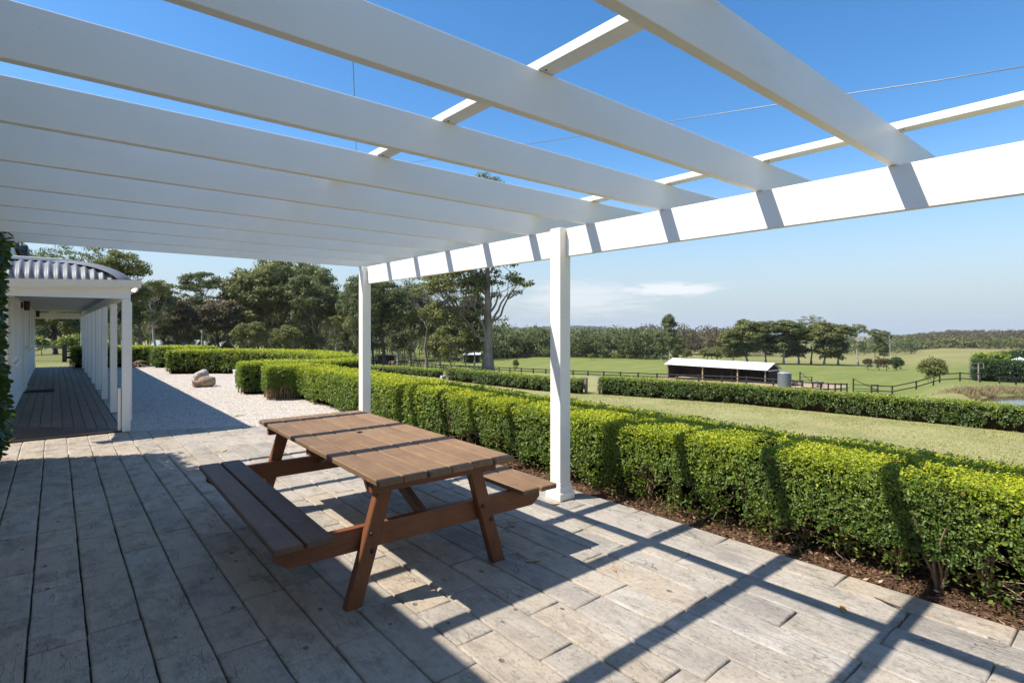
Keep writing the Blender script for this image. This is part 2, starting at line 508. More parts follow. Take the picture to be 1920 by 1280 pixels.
def m_leaf(name, stops, rough=0.5, spec=0.3, trans=0.3, tcol=(0.30, 0.42, 0.03)):
    """leaf whose colour follows the per-leaf tint (age of the leaf: old and dark to fresh yellow-green)"""
    q = NT(name)
    t = q.n('Attribute', attribute_name='tint').outputs['Fac']
    c = q.ramp(t, stops)
    pb = q.n('BsdfPrincipled', {'Base Color': c, 'Roughness': rough, 'Specular IOR Level': spec})
    tr = q.n('BsdfTranslucent', {'Color': q.mix(0.5, c, tcol)})
    ms = q.n('MixShader', {0: trans, 1: pb.outputs[0], 2: tr.outputs[0]})
    q.t.links.new(ms.outputs[0], q.out.inputs[0])
    return q.m
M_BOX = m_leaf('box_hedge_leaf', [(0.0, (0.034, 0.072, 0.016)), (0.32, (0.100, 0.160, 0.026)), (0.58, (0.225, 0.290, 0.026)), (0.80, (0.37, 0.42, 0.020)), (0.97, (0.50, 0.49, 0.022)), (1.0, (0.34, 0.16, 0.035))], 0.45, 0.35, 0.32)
M_PHOT = m_leaf('lawn_hedge_leaf', [(0.0, (0.024, 0.05, 0.012)), (0.4, (0.080, 0.125, 0.020)), (0.75, (0.23, 0.28, 0.030)), (1.0, (0.42, 0.44, 0.04))], 0.42, 0.38, 0.28)
M_RED = m_leaf('red_leaf', [(0.0, (0.13, 0.035, 0.016)), (0.5, (0.30, 0.085, 0.028)), (1.0, (0.36, 0.17, 0.06))], 0.45, 0.4, 0.3, (0.4, 0.12, 0.04))
M_GUM = m_leaf('gum_leaf', [(0.0, (0.095, 0.106, 0.034)), (0.5, (0.210, 0.222, 0.066)), (0.8, (0.30, 0.295, 0.092)), (1.0, (0.37, 0.33, 0.12))], 0.55, 0.3, 0.42, (0.16, 0.18, 0.04))
M_GUMB = m_leaf('blue_gum_leaf', [(0.0, (0.082, 0.100, 0.038)), (0.5, (0.172, 0.196, 0.072)), (1.0, (0.29, 0.295, 0.115))], 0.55, 0.3, 0.42, (0.14, 0.17, 0.06))
M_GUMR = m_leaf('russet_gum_leaf', [(0.0, (0.085, 0.072, 0.036)), (0.5, (0.155, 0.13, 0.064)), (1.0, (0.25, 0.205, 0.11))], 0.55, 0.3, 0.4, (0.18, 0.14, 0.06))
M_SHRUB = m_leaf('bright_shrub_leaf', [(0.0, (0.06, 0.10, 0.018)), (0.5, (0.15, 0.20, 0.03)), (1.0, (0.34, 0.34, 0.06))], 0.45, 0.35, 0.3)
M_DARKLEAF = m_leaf('dark_hedge_leaf', [(0.0, (0.014, 0.036, 0.010)), (0.6, (0.04, 0.078, 0.016)), (1.0, (0.10, 0.14, 0.03))], 0.4, 0.4, 0.25)
M_IVY = m_leaf('creeper_leaf', [(0.0, (0.016, 0.042, 0.012)), (0.6, (0.035, 0.075, 0.018)), (1.0, (0.075, 0.12, 0.03))], 0.3, 0.5, 0.2)
M_DRYGRASS = m_leaf('dry_grass_blade', [(0.0, (0.16, 0.115, 0.055)), (0.5, (0.34, 0.265, 0.135)), (1.0, (0.46, 0.38, 0.21))], 0.7, 0.2, 0.25, (0.4, 0.3, 0.14))
M_TWIG = plain('hedge_twig', (0.28, 0.20, 0.125), 0.8, 0.2, var=0.35, scale=14)

def m_bark(name, a, b, c3):
    q = NT(name)
    o = q.obj()
    g = q.noise(q.map(o, (2.2, 2.2, 0.35)), 1.4, 6, 0.65, 0.6)
    c = q.mix(q.rng(g, 0.35, 0.62), a, b)
    c = q.mix(q.rng(q.noise(o, 0.25, 4), 0.45, 0.65), c, c3)
    return q.pbr(c, 0.85, 0.2, q.bump(g, 0.5, 0.05))
M_BARK = m_bark('gum_bark', (0.20, 0.155, 0.12), (0.33, 0.27, 0.22), (0.14, 0.105, 0.085))
M_PALEBARK = m_bark('pale_gum_bark', (0.36, 0.33, 0.29), (0.50, 0.47, 0.42), (0.25, 0.21, 0.175))
M_DARKBARK = m_bark('dark_bark', (0.055, 0.043, 0.034), (0.105, 0.082, 0.066), (0.07, 0.055, 0.045))
# ---------------------------------------------------------------- the lie of the land
def _pl(x, tab):
    return np.interp(x, [t[0] for t in tab], [t[1] for t in tab])
def sstep(x, a, b):
    t = np.clip((np.asarray(x, float) - a) / (b - a), 0, 1)
    return t * t * (3 - 2 * t)
G1 = [(-1e5, -.08), (5.2, -.08), (10, -1.75), (14, -2.15), (27, -2.45), (36, -3.0), (45, -3.8), (61, -5.6), (78, -6.95), (90, -7.2), (120, -7.3), (145, -8.2), (176, -9.2), (250, -12), (400, -16), (800, -20), (1100, -24), (1800, -60), (2600, -100), (1e5, -100)]
G2 = [(-1e5, -.08), (5.2, -.08), (10, -1.75), (14, -2.15), (27, -2.45), (36, -2.85), (45, -2.95), (58, -3.08), (66, -3.6), (93, -5.7), (130, -7.0), (200, -8.3), (300, -9.9), (400, -12.2), (600, -17), (1070, -14), (1400, -20), (1800, -60), (2600, -100), (1e5, -100)]
HY = [(-1e5, 0), (40, 0), (75, -1.3), (130, -2.9), (250, -4.5), (1e5, -6)]
POND_C, POND_R, POND_Z = (45.0, -2.0), (12.0, 11.5), -3.04
def ground_z(x, y):
    x = np.asarray(x, float); y = np.asarray(y, float)
    shift = 3.4 * sstep(y, 11.0, 15.0)                        # the forecourt reaches further out behind the round hedges
    xs = np.where(x < 27, np.where(x > 5.2, 5.2 + np.maximum(x - 5.2 - shift, 0) * (27 - 5.2) / (27 - 5.2 - shift), x), x)
    w = sstep(y / np.maximum(np.abs(x), 1.0), 0.20, 0.28)
    w = np.where(x < 27, 1.0, w)
    z = _pl(xs, G1) * w + _pl(xs, G2) * (1 - w)
    z = z + _pl(y, HY) * (1 - 0.75 * sstep(x, 72, 122)) * np.where(x < 27, 1, w)
    r = np.hypot((x - POND_C[0]) / POND_R[0], (y - POND_C[1]) / POND_R[1]) + 0.05 * np.sin(np.arctan2(y - POND_C[1], x - POND_C[0]) * 5 + 1)
    z = z + (POND_Z - 0.7 - z) * (1 - sstep(r, 0.90, 1.06)) 
    return z
def gz1(x, y):
    return float(ground_z(x, y))
CY, SY = math.cos(YAW), math.sin(YAW)
def at_depth(u, D):
    """point on the ground in the direction of picture column u, D metres ahead"""
    xc = (u - U0) / FPX * D
    x, y = SY * D + CY * xc, CY * D - SY * xc
    return Vector((x, y, gz1(x, y)))
def on_ground(u, v, lo=12.0, hi=1500.0):
    """where the line of sight (u, v) first meets the ground"""
    D = lo
    while D < hi:
        p = at_depth(u, D)
        if EYE + (V0 - v) / FPX * D <= p.z:
            return p, D
        D *= 1.004
    return at_depth(u, hi), hi

def axis_samples(lo, hi):
    out, s = [], 0.0
    pos = [0.0]
    while pos[-1] < hi: pos.append(pos[-1] + max(0.8, 0.045 * pos[-1]))
    neg = [0.0]
    while neg[-1] > lo: neg.append(neg[-1] - max(0.8, 0.07 * -neg[-1]))
    return np.array(sorted(set(neg + pos)))
gx = np.unique(np.concatenate([axis_samples(-900, 6500), np.arange(40, 72, 0.7)]))
gy = np.unique(np.concatenate([axis_samples(-1800, 6500), np.arange(-14, 12, 0.7)]))
GX, GY = np.meshgrid(gx, gy, indexing='ij')
GZ = ground_z(GX, GY)
nx, ny = GX.shape
ii = (np.arange(nx - 1)[:, None] * ny + np.arange(ny - 1)[None, :]).ravel()
gme = np_mesh('ground', np.stack([GX.ravel(), GY.ravel(), GZ.ravel()], 1), np.stack([ii, ii + ny, ii + ny + 1, ii + 1], 1), M_GROUND, smooth=True)
tag(link('ground', gme), kind='structure')

# gravel forecourt: a sheet with an irregular outline, slightly above the ground
def sheet(name, poly, z, mat, kind='structure', parent=None):
    m = MB()
    m.add([(x, y, z) for x, y in poly], [tuple(range(len(poly)))])
    o = m.build(name, mat, parent)
    return tag(o, kind=kind) if parent is None else o
sheet('gravel_forecourt', [(-7, 8.9), (0.2, 8.9), (3.93, 8.9), (4.5, 10), (5.3, 13), (7.4, 13.6), (7.9, 17), (7.5, 20.5), (6.0, 23), (4.9, 27.4), (0.95, 28.6), (-0.7, 28.6), (-7, 28.6)], -0.012, M_GRAVEL)
sheet('garden_bed', [(3.93, -5), (5.6, -5), (5.6, 13.2), (3.97, 13.2), (3.9, 9.6)], -0.022, M_MULCH)

# water
def m_water():
    q = NT('pond_water')
    n = q.noise(q.map(q.world(), (1, 2.5, 1)), 1.6, 3)
    return q.pbr((0.05, 0.042, 0.028), 0.06, 0.6, q.bump(n, 0.12, 0.02))
wm = MB()
N = 48
wm.add([(POND_C[0] + POND_R[0] * 1.12 * math.cos(2 * math.pi * k / N), POND_C[1] + POND_R[1] * 1.12 * math.sin(2 * math.pi * k / N), POND_Z - 0.28) for k in range(N)], [tuple(range(N))])
tag(wm.build('pond_water', m_water()), kind='structure')

# ---------------------------------------------------------------- pavement of sleeper-shaped pavers
pave = MB().box((-7.5, -4.0, -0.30), (3.93, 8.9, -0.030)).box((-7.5, 8.9, -0.30), (3.0, 10.1, -0.030)).build('pavement', M_SOIL)
tag(pave, kind='structure')
PW = 0.2375
def paver_mesh(w, L, rg):
    """one worn concrete sleeper: wavy edges, rounded arris, slightly uneven top"""
    nl, ns = max(3, int(L / 0.17)), 2
    pts = []
    hw, hl = w / 2, L / 2
    for i in range(nl): pts.append((-hw, -hl + L * i / nl))
    for i in range(ns): pts.append((-hw + w * i / ns, hl))
    for i in range(nl): pts.append((hw, hl - L * i / nl))
    for i in range(ns): pts.append((hw - w * i / ns, -hl))
    n = len(pts)
    out = [(x + rg.uniform(-.0028, .0028), y + rg.uniform(-.0032, .0032)) for x, y in pts]
    zt = [rg.uniform(-.0012, .0012) for _ in pts]
    vs = [(x, y, -0.045) for x, y in out]
    vs += [(x, y, -0.009 + z) for (x, y), z in zip(out, zt)]
    def inset(x, y, d):
        return (x - math.copysign(min(abs(x), d), x) if abs(abs(x) - hw) < 0.006 else x, y - math.copysign(min(abs(y), d), y) if abs(abs(y) - hl) < 0.006 else y)
    vs += [(*inset(x, y, 0.004), -0.0028 + z) for (x, y), z in zip(out, zt)]
    vs += [(*inset(x, y, 0.012), z) for (x, y), z in zip(out, zt)]
    fs = []
    for r in range(3):
        for k in range(n):
            k2 = (k + 1) % n
            fs.append((r * n + k2, r * n + k, (r + 1) * n + k, (r + 1) * n + k2))
    fs.append(tuple(3 * n + k for k in range(n))[::-1])
    m = MB()
    m.add(vs, fs, True)
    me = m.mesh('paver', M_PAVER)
    me.polygons[-1].use_smooth = False
    return me
prg = random.Random(5)
KNOWN = {0: [3.98, 4.77, 5.6, 6.40, 7.25], -1: [3.56, 5.22, 6.04], 2: [3.12, 3.95, 4.76], 1: [4.43, 5.25], 4: [5.52, 6.36], 5: [3.51, 6.31],
         15: [0.535, 1.345, 2.14], 14: [0.54, 1.345], 13: [1.35, 2.15], 12: [1.36, 2.15], 11: [1.36, 1.76], 16: [0.523, 1.70], 10: [1.36]}
n_pav = 0
for k in range(-5, 17):
    x0 = -0.11 + PW * k
    x1 = x0 + PW
    xm = (x0 + x1) / 2
    yend = 10.2 if xm < 0.92 else (10.2 - 0.42 * (xm - 0.92) if xm < 2.6 else 9.45)
    ymin = -0.2 if xm > 1.0 else (1.2 if xm > -0.3 else 2.6)
    L0 = 0.815
    ys = []
    y = (KNOWN[k][0] if k in KNOWN else prg.uniform(3, 4))
    while y > ymin: y -= L0
    cuts = [y]
    known = KNOWN.get(k, [])
    while cuts[-1] < yend - 0.25:
        nxt = cuts[-1] + L0 * prg.choice((1, 1, 1, 1, 0.5))
        for kn in known:
            if abs(kn - nxt) < 0.28: nxt = kn
        cuts.append(nxt)
    cuts[-1] = yend - prg.uniform(0, .02)
    if len(cuts) > 2 and cuts[-1] - cuts[-2] < 0.2: del cuts[-2]
    for a, b in zip(cuts, cuts[1:]):
        gapx, gapy = prg.uniform(.006, .0105) if xm < 1.4 else prg.uniform(.004, .008), prg.uniform(.003, .009)
        o = link('paver', paver_mesh(PW - gapx, b - a - gapy, prg), pave, (xm, (a + b) / 2, prg.uniform(-.0022, .0022)))
        o.rotation_euler = (prg.uniform(-.0025, .0025), prg.uniform(-.004, .004), prg.uniform(-.002, .002))
        n_pav += 1

# grit, moss and bits lying in the joints
mg = MB()
for _ in range(900):
    k = prg.randrange(-4, 16)
    x = -0.11 + PW * k + prg.gauss(0, .004); y = prg.uniform(0.3, 9)
    r = prg.uniform(.0012, .0035)
    z = -0.009
    mg.add([(x + r, y, z), (x, y + r, z), (x - r, y - r, z), (x, y, z + r * 1.6)], [(0, 1, 3), (1, 2, 3), (2, 0, 3)])
tag(mg.build('joint_grit', plain('grit', (0.35, 0.32, 0.28), 0.9)), kind='stuff')

# ---------------------------------------------------------------- pergola
PX0, PX1 = 3.570, 3.705
BX0, BX1 = 3.646, 3.694
perg = thing('pergola', 'white painted timber pergola with long rafters over the paved terrace', 'pergola', (PX0 + .07, 3.67, 0))
def under(parent, ob):
    """parent without moving"""
    ob.parent = parent
    ob.matrix_parent_inverse = Matrix.Translation(-Vector(parent.location)) if parent.type == 'EMPTY' else Matrix()
    return ob
def white_part(name, parent, lo, hi, b=0.003):
    lo, hi = Vector(lo), Vector(hi)
    c = (lo + hi) / 2
    return under(parent, MB().box(lo - c, hi - c, b).build(name, M_WHITE, loc=c))
for py0, top in ((3.602, 2.512), (7.83, 2.508), (-0.62, 2.512)):
    py1 = py0 + 0.135
    post = white_part('post', perg, (PX0, py0, 0.0), (PX1, py1, top), 0.004)
    # stepped skirting round the foot of the post
    m = MB()
    cx, cy = (PX0 + PX1) / 2, (py0 + py1) / 2
    prof = [(0.0955, 0.001), (0.0955, 0.062), (0.091, 0.068), (0.085, 0.074), (0.0795, 0.098), (0.0795, 0.118), (0.0745, 0.126), (0.0705, 0.152)]
    vs, fs = [], []
    for r, z in prof:
        vs += [(-r, -r, z), (r, -r, z), (r, r, z), (-r, r, z)]
    for i in range(len(prof) - 1):
        for k in range(4):
            fs.append((i * 4 + k, i * 4 + (k + 1) % 4, (i + 1) * 4 + (k + 1) % 4, (i + 1) * 4 + k))
    fs.append(tuple(range((len(prof) - 1) * 4, len(prof) * 4)))
    m.add(vs, fs)
    sk = m.build('skirting', M_WHITE, post)
    sk.location = (0, 0, -top / 2)
white_part('beam', perg, (BX0, -4.2, 2.250), (BX1, 3.599, 2.509), 0.003)
white_part('beam', perg, (BX0, 3.740, 2.250), (BX1, 7.828, 2.509), 0.003)
RAFT_Y = [-2.08, -1.31, -0.54, 0.225, 0.995, 1.765, 2.538, 3.316, 4.085, 4.855, 5.62, 6.39, 7.165, 7.925]
for i, ry in enumerate(RAFT_Y):
    j = ((i * 37) % 7 - 3) * 0.0006
    white_part('rafter', perg, (-0.742, ry, 2.512 + j * 0), (4.46, ry + 0.045, 2.715), 0.0025)
for bx in (1.615, 3.674, -0.42):
    white_part('batten', perg, (bx, -2.4, 2.7175), (bx + 0.092, 7.99, 2.762), 0.002)

screw_me = MB().lathe([(0, 0), (.0055, 0), (.0055, -.0015), (0, -.0015)], 8).mesh('screw_head', M_BOLT)
for ry in RAFT_Y[3:]:
    under(perg, link('screw_head', screw_me, None, (1.645, ry - .018, 2.7172)))
    under(perg, link('screw_head', screw_me, None, (3.704, ry - .018, 2.7172)))

# ---------------------------------------------------------------- picnic table
TA = R(-1.4)
tab = thing('picnic_table', 'brown timber picnic table with bolted on benches standing on the pavers', 'picnic table', (1.85, 4.0, 0), TA)
def tp(name, m, mat, parent=None, loc=None):
    return m.build(name, mat, parent or tab, loc)
trg = random.Random(3)
TL, TH = 2.50, 0.76
for i in range(6):                                     # table top boards
    w = 0.1515
    x = -0.475 + 0.0795 + i * 0.1585
    m = MB()
    dy0, dy1 = trg.uniform(-.012, .012), trg.uniform(-.012, .012)
    if i == 0:                                          # nearest corner board is notched round a knot
        m.box((-w / 2, -TL / 2 + dy0, -.018), (w / 2, TL / 2 + dy1, .018), .006)
    else:
        m.box((-w / 2, -TL / 2 + dy0, -.018), (w / 2, TL / 2 + dy1, .018), .006)
    o = tp('tabletop_plank', m, M_TOP, None, (x, 0, TH - .018 + trg.uniform(-.0015, .0015)))
for side in (-1, 1):                                    # two planks to each bench
    b = 0.148
    xin, off = 0.66, 0.0
    for k in range(2):
        x = side * (0.735 + k * 0.162) + (-0.005)
        m = MB().box((-b / 2, -1.10 + trg.uniform(-.006, .006), -.018), (b / 2, 1.09 + trg.uniform(-.006, .006), .018), .006)
        tp('bench_plank', m, M_BENCH if side < 0 else M_TOP, None, (x, -0.03, 0.47 - .018))  # left bench takes the darker, shaded copy
for s in (-1, 1):
    yl = s * 0.985
    # legs splay outwards; they stand on the outer side of the cross beam
    for sx in (-1, 1):
        p0 = Vector((sx * 0.515 - 0.008, yl + s * 0.035, -0.0)); p1 = Vector((sx * 0.300 - 0.008, yl + s * 0.035, TH - .037))
        m = MB()
        d = (p1 - p0)
        w, t = 0.047, 0.031
        hx = w * d.length / d.z
        vs = []
        for (p, z) in ((p0, 0), (p1, 0)):
            for (ax, ay) in ((-hx, -t), (hx, -t), (hx, t), (-hx, t)):
                vs.append(Vector((p.x - p0.x + ax, ay, p.z)))
        bx = 0.006
        def ring(p, zz, c):
            q = []
            for (ax, ay) in ((-hx + c, -t), (hx - c, -t), (hx, -t + c), (hx, t - c), (hx - c, t), (-hx + c, t), (-hx, t - c), (-hx, -t + c)):
                q.append((p.x - p0.x + ax, ay, zz))
            return q
        v2 = ring(p0, 0.0, bx) + ring(p1, p1.z, bx)
        f2 = [(k, (k + 1) % 8, 8 + (k + 1) % 8, 8 + k) for k in range(8)] + [tuple(range(8))[::-1], tuple(range(8, 16))]
        m.add(v2, f2)
        leg = tp('leg', m, M_LEG, None, (p0.x, p0.y, 0))
        for (bt, off) in ((0.42, 0.018), (0.56, -0.018)):
            c = p0.lerp(p1, bt)
            bm = MB().lathe([(0.0, 0.012), (0.008, 0.0115), (0.013, 0.007), (0.0145, 0.0)], 10)
            bo = bm.build('bolt_head', M_BOLT, leg)
            bo.location = (c.x - p0.x + off, s * 0.032, c.z)
            bo.rotation_euler = (R(90) * (1 if s < 0 else -1), 0, 0)
    m = MB()
    zb0, zb1 = 0.300, 0.433
    # cross beam carrying the benches, lower corners cut off
    prof = [(-0.93, zb1), (0.93, zb1), (0.93, zb0 + .05), (0.86, zb0), (-0.86, zb0), (-0.93, zb0 + .05)]
    vs = [(x, -.024, z) for x, z in prof] + [(x, .024, z) for x, z in prof]
    n = len(prof)
    fs = [tuple(range(n))[::-1], tuple(range(n, 2 * n))] + [(k, n + k, n + (k + 1) % n, (k + 1) % n)[::-1] for k in range(n)]
    m.add(vs, [f[::-1] for f in fs])
    tp('cross_beam', m, M_LEGX, None, (-0.008, yl - s * 0.022, 0))
    m = MB().box((-0.44, -.024, -.038), (0.44, .024, .038), .004)
    tp('top_bearer', m, M_LEGX, None, (0, yl + s * 0.092, TH - .036 - .0385))
    # diagonal brace from the middle of the top to the beam
    m = MB().bar((0, -s * 0.56, 0), (0, s * 0.0, 0.0), .045, .07, b=.003)
    m = MB().bar((0, s * -0.045, 0.40), (0, -s * (0.985 - 0.17), TH - .04), .045, .068, (0, 1, 0), .003)
    tp('diagonal_brace', m, M_BENCH, None, (-0.02, yl, 0))
hole = MB().lathe([(0.0, .0012), (.021, .0012), (.024, .0022), (.027, .0012)], 16)
tp('parasol_hole', hole, plain('hole_shadow', (0.012, 0.009, 0.007), .9, .1), None, (0.01, 0.14, TH))
tp('centre_bearer', MB().box((-0.44, -.05, -.03), (0.44, .05, .03), .004), M_LEGX, None, (0, 0, TH - .036 - .0305))

# ---------------------------------------------------------------- long low house with the bullnose veranda
HX = -0.61
M_CREAM = plain('cream_wall_paint', (0.70, 0.69, 0.65), 0.6, 0.3, var=0.04, scale=3)
M_ROOF = plain('zinc_roofing', (0.165, 0.165, 0.168), 0.5, 0.35, 0.0, 0.14, 6)
M_DARKMETAL = plain('charcoal_gutter_metal', (0.022, 0.023, 0.026), 0.4, 0.5, 0.0, 0.2)
M_BRONZE = plain('bronze_lamp_metal', (0.055, 0.028, 0.018), 0.35, 0.5, 0.3, 0.2)
M_CHROME = plain('brushed_steel', (0.45, 0.45, 0.45), 0.25, 0.5, 1.0, 0.05)
def m_glass():
    q = NT('window_glass')
    return q.pbr((0.03, 0.036, 0.04), 0.04, 0.8)
M_GLASS = m_glass()
hs_ = thing('veranda_house', 'long white low house with a veranda under a curved corrugated roof', 'house', (HX, 12, 0))
def hp(name, lo, hi, mat=None, b=0.003, parent=None):
    lo, hi = Vector(lo), Vector(hi); c = (lo + hi) / 2
    ob = MB().box(lo - c, hi - c, b).build(name, mat or M_WHITE, loc=c)
    if parent is None:
        return under(hs_, ob)
    ob.parent = parent
    ob.location = c - Vector(parent['c'])
    return ob
def hpart(*a, **k):
    ob = hp(*a, **k)
    ob['c'] = tuple(ob.matrix_parent_inverse.inverted() @ ob.location) if False else tuple(ob.location)
    return ob
hp('wall', (-5.5, 11.9, -.3), (HX, 28.4, 3.1), M_CREAM)
hp('corner_board', (HX - .02, 11.87, 0.03), (HX + .022, 11.99, 2.5))
hp('plinth_board', (HX, 12.0, 0.03), (HX + .018, 28.3, 0.17), M_WHITE)
# door with a glass strip, its frame, and the windows beyond
dr = hpart('door', (HX, 17.75, 0.04), (HX + .03, 18.65, 2.1))
hp('pane', (HX + .02, 18.0, 0.55), (HX + .034, 18.42, 1.98), M_GLASS, 0.001, dr)
hp('handle', (HX + .03, 18.50, 1.06), (HX + .10, 18.53, 1.09), M_CHROME, 0.004, dr)
hp('handle', (HX + .085, 18.38, 1.06), (HX + .10, 18.53, 1.09), M_CHROME, 0.004, dr)
hp('door_frame', (HX, 17.62, 0.03), (HX + .055, 17.74, 2.22))
hp('door_frame', (HX, 18.66, 0.03), (HX + .055, 18.78, 2.22))
hp('door_frame', (HX, 17.745, 2.105), (HX + .055, 18.655, 2.22))
for (y0, y1, z0, z1) in ((12.9, 14.6, 0.95, 2.1), (20.2, 21.4, 0.95, 2.1), (22.6, 23.8, 0.95, 2.1), (25.2, 26.4, 0.95, 2.1)):
    wf = hpart('window', (HX, y0, z0), (HX + .03, y1, z1))
    for k in range(2):
        ym = y0 + .08 + k * ((y1 - y0) / 2 - .04)
        if y0 < 15: hp('shutter', (HX + .02, ym, z0 + .08), (HX + .038, ym + (y1 - y0) / 2 - .12, z1 - .08), M_CREAM, 0.003, wf)
        else: hp('pane', (HX + .02, ym, z0 + .08), (HX + .034, ym + (y1 - y0) / 2 - .12, z1 - .08), M_GLASS, 0.001, wf)
    hp('sill', (HX + .0, y0 - .06, z0 - .05), (HX + .085, y1 + .06, z0 - .002), M_WHITE, 0.004, wf)
    for yy in (y0 - .075, y1 + .003):
        hp('architrave', (HX, yy, z0), (HX + .045, yy + .072, z1 + .08), M_WHITE, 0.004, wf)
for yy, zz in ((16.9, 2.02), (27.0, 2.0)):
    l = hpart('wall_lamp', (HX + .0, yy - .05, zz), (HX + .04, yy + .05, zz + .14), M_BRONZE)
    m = MB().lathe([(0.0, -.12), (0.052, -.12), (0.055, -.11), (0.055, .16), (0.05, .17), (0.0, .17)], 12)
    lo_ = m.build('lamp_shade', M_BRONZE, l); lo_.location = (0.085, 0, 0)

# posts down the open side, the plate on them, front beam, gutters
VX1 = 0.885
for i, py in enumerate((10.20, 12.58, 15.05, 17.40, 19.45, 21.8, 24.2, 26.6, 28.05)):
    w = 0.105
    hp('post', (VX1 - w, py, 0.0), (VX1, py + (0.11 if i == 0 else 0.115), 2.02), M_WHITE, 0.004)
for py in (11.4, 12.66, 15.13, 17.48, 19.53, 21.9, 24.3):
    hp('trellis_post', (VX1 + .085, py, -.02), (VX1 + .125, py + .05, 2.02), M_WHITE, 0.003)
for zz in (.42, .78, 1.14, 1.5):
    under(hs_, MB().tube([(VX1 + .08, 11.4, zz), (VX1 + .08, 28.0, zz)], .004, 5).build('trellis_wire', M_CHROME))
hp('downpipe', (VX1 - .155, 10.25, 0.0), (VX1 - .118, 10.29, 0.66), M_WHITE, 0.005)
hp('front_beam', (HX - .3, 10.20, 2.023), (VX1, 10.25, 2.20), M_WHITE, 0.004)
hp('side_beam', (VX1 - .07, 10.253, 2.0215), (VX1 - .02, 28.1, 2.20), M_WHITE, 0.004)
hp('back_beam', (HX, 28.18, 1.90), (VX1 - .1, 28.23, 2.14), M_WHITE, 0.004)
def gutter(name, p0, p1, out):
    """quad gutter along p0-p1; out is the direction away from the roof"""
    p0, p1, out = Vector(p0), Vector(p1), Vector(out)
    prof = [(0, 0), (0.0, -.085), (.05, -.095), (.09, -.075), (.105, -.02), (.125, .012), (.125, .022), (.115, .022), (.113, .012), (.092, -.018), (.08, -.07), (.05, -.085), (.006, -.078), (.006, 0)]
    vs = [p + out * a + Vector((0, 0, b)) for p in (p0, p1) for a, b in prof]
    n = len(prof)
    fs = [(k, (k + 1) % n, n + (k + 1) % n, n + k) for k in range(n)] + [tuple(range(n))[::-1], tuple(range(n, 2 * n))]
    ob = MB().add(vs, fs).build(name, M_WHITE)
    return under(hs_, ob)
gutter('gutter', (HX - .3, 10.197, 2.215), (VX1 + .127, 10.197, 2.285), (0, -1, 0))
gutter('gutter', (VX1 + .002, 10.199, 2.215), (VX1 + .002, 28.3, 2.215), (1, 0, 0))
hp('soffit_fascia', (VX1 - .018, 10.252, 2.2025), (VX1, 28.3, 2.222), M_WHITE)

# bullnose roof, corrugated: the nose turns the corner, a rolled cap covers the hip
BN_W, BN_H = 0.90, 0.385
def bn(t):
    a = t * math.pi / 2
    return BN_W * (1 - math.cos(a)) * 1.0, BN_H * math.sin(a)
def bn_prof(n):
    out = []
    for i in range(n + 1):
        d, h = bn(i / n)
        out.append((d, h))
    return out
PITCH, AMP = 0.104, 0.017
def nose(x_lo, x_hi, along, hip_lo):
    """vertices of the corrugated nose; 'along' runs from the corner, clipped at the hip"""
    pass
rv, rf = [], []
NT_ = 14
XE, YE = VX1 - .025, 10.205                              # eave lines
# front nose (faces the terrace), columns across x
cols = np.arange(XE, HX - 0.35, -PITCH / 8)
prof = bn_prof(NT_)
for ci, x in enumerate(cols):
    wv = AMP * math.cos(2 * math.pi * (XE - x) / PITCH)
    for (d, h) in prof:
        a = math.asin(min(1, h / BN_H))
        nrm = (-math.cos(a) * BN_H, math.sin(a) * BN_W); ln = math.hypot(*nrm)
        dd = min(d, XE - x)
        hh = h if d <= XE - x else None
        if hh is None:                                   # cut along the hip
            t = math.acos(max(-1, min(1, 1 - (XE - x) / BN_W)))
            hh = BN_H * math.sin(t); a = t
        rv.append((x, YE + dd + wv * nrm[0] / ln, 2.205 + hh + wv * nrm[1] / ln))
n1 = NT_ + 1
for ci in range(len(cols) - 1):
    for k in range(NT_):
        rf.append((ci * n1 + k, ci * n1 + k + 1, (ci + 1) * n1 + k + 1, (ci + 1) * n1 + k))
ob = MB().add(rv, rf, True).build('roof_sheet', M_ROOF); under(hs_, ob)
rv, rf = [], []
rows = np.arange(YE, 28.35, PITCH / 6)
prof = bn_prof(10)
for ci, y in enumerate(rows):
    wv = AMP * math.cos(2 * math.pi * (y - YE) / PITCH)
    for (d, h) in prof:
        a = math.asin(min(1, h / BN_H))
        dd, hh = d, h
        if d > y - YE:
            dd = y - YE; a = math.acos(max(-1, min(1, 1 - dd / BN_W))); hh = BN_H * math.sin(a)
        nrm = (math.cos(a), math.sin(a))
        rv.append((XE - dd + wv * nrm[0], y, 2.205 + hh + wv * nrm[1]))
for ci in range(len(rows) - 1):
    for k in range(10):
        rf.append((ci * 11 + k, (ci + 1) * 11 + k, (ci + 1) * 11 + k + 1, ci * 11 + k + 1))
ob = MB().add(rv, rf, True).build('roof_sheet', M_ROOF); under(hs_, ob)
# hip cap
m = MB()
vs, fs = [], []
NC = 16
for i in range(NC + 1):
    d, h = bn(i / NC)
    hx, hy, hz_ = XE - d, YE + d, 2.205 + h + .028
    for (ox, oz) in ((-.17, -.030), (-.10, -.004), (-.03, .008), (.03, .008), (.10, -.004), (.17, -.030)):
        vs.append((hx + ox * .72, hy + ox * .72 * 1.0 if False else hy - ox * -0.72 * (1 if ox < 0 else 1) * 0 + (ox * .72), hz_ + oz))
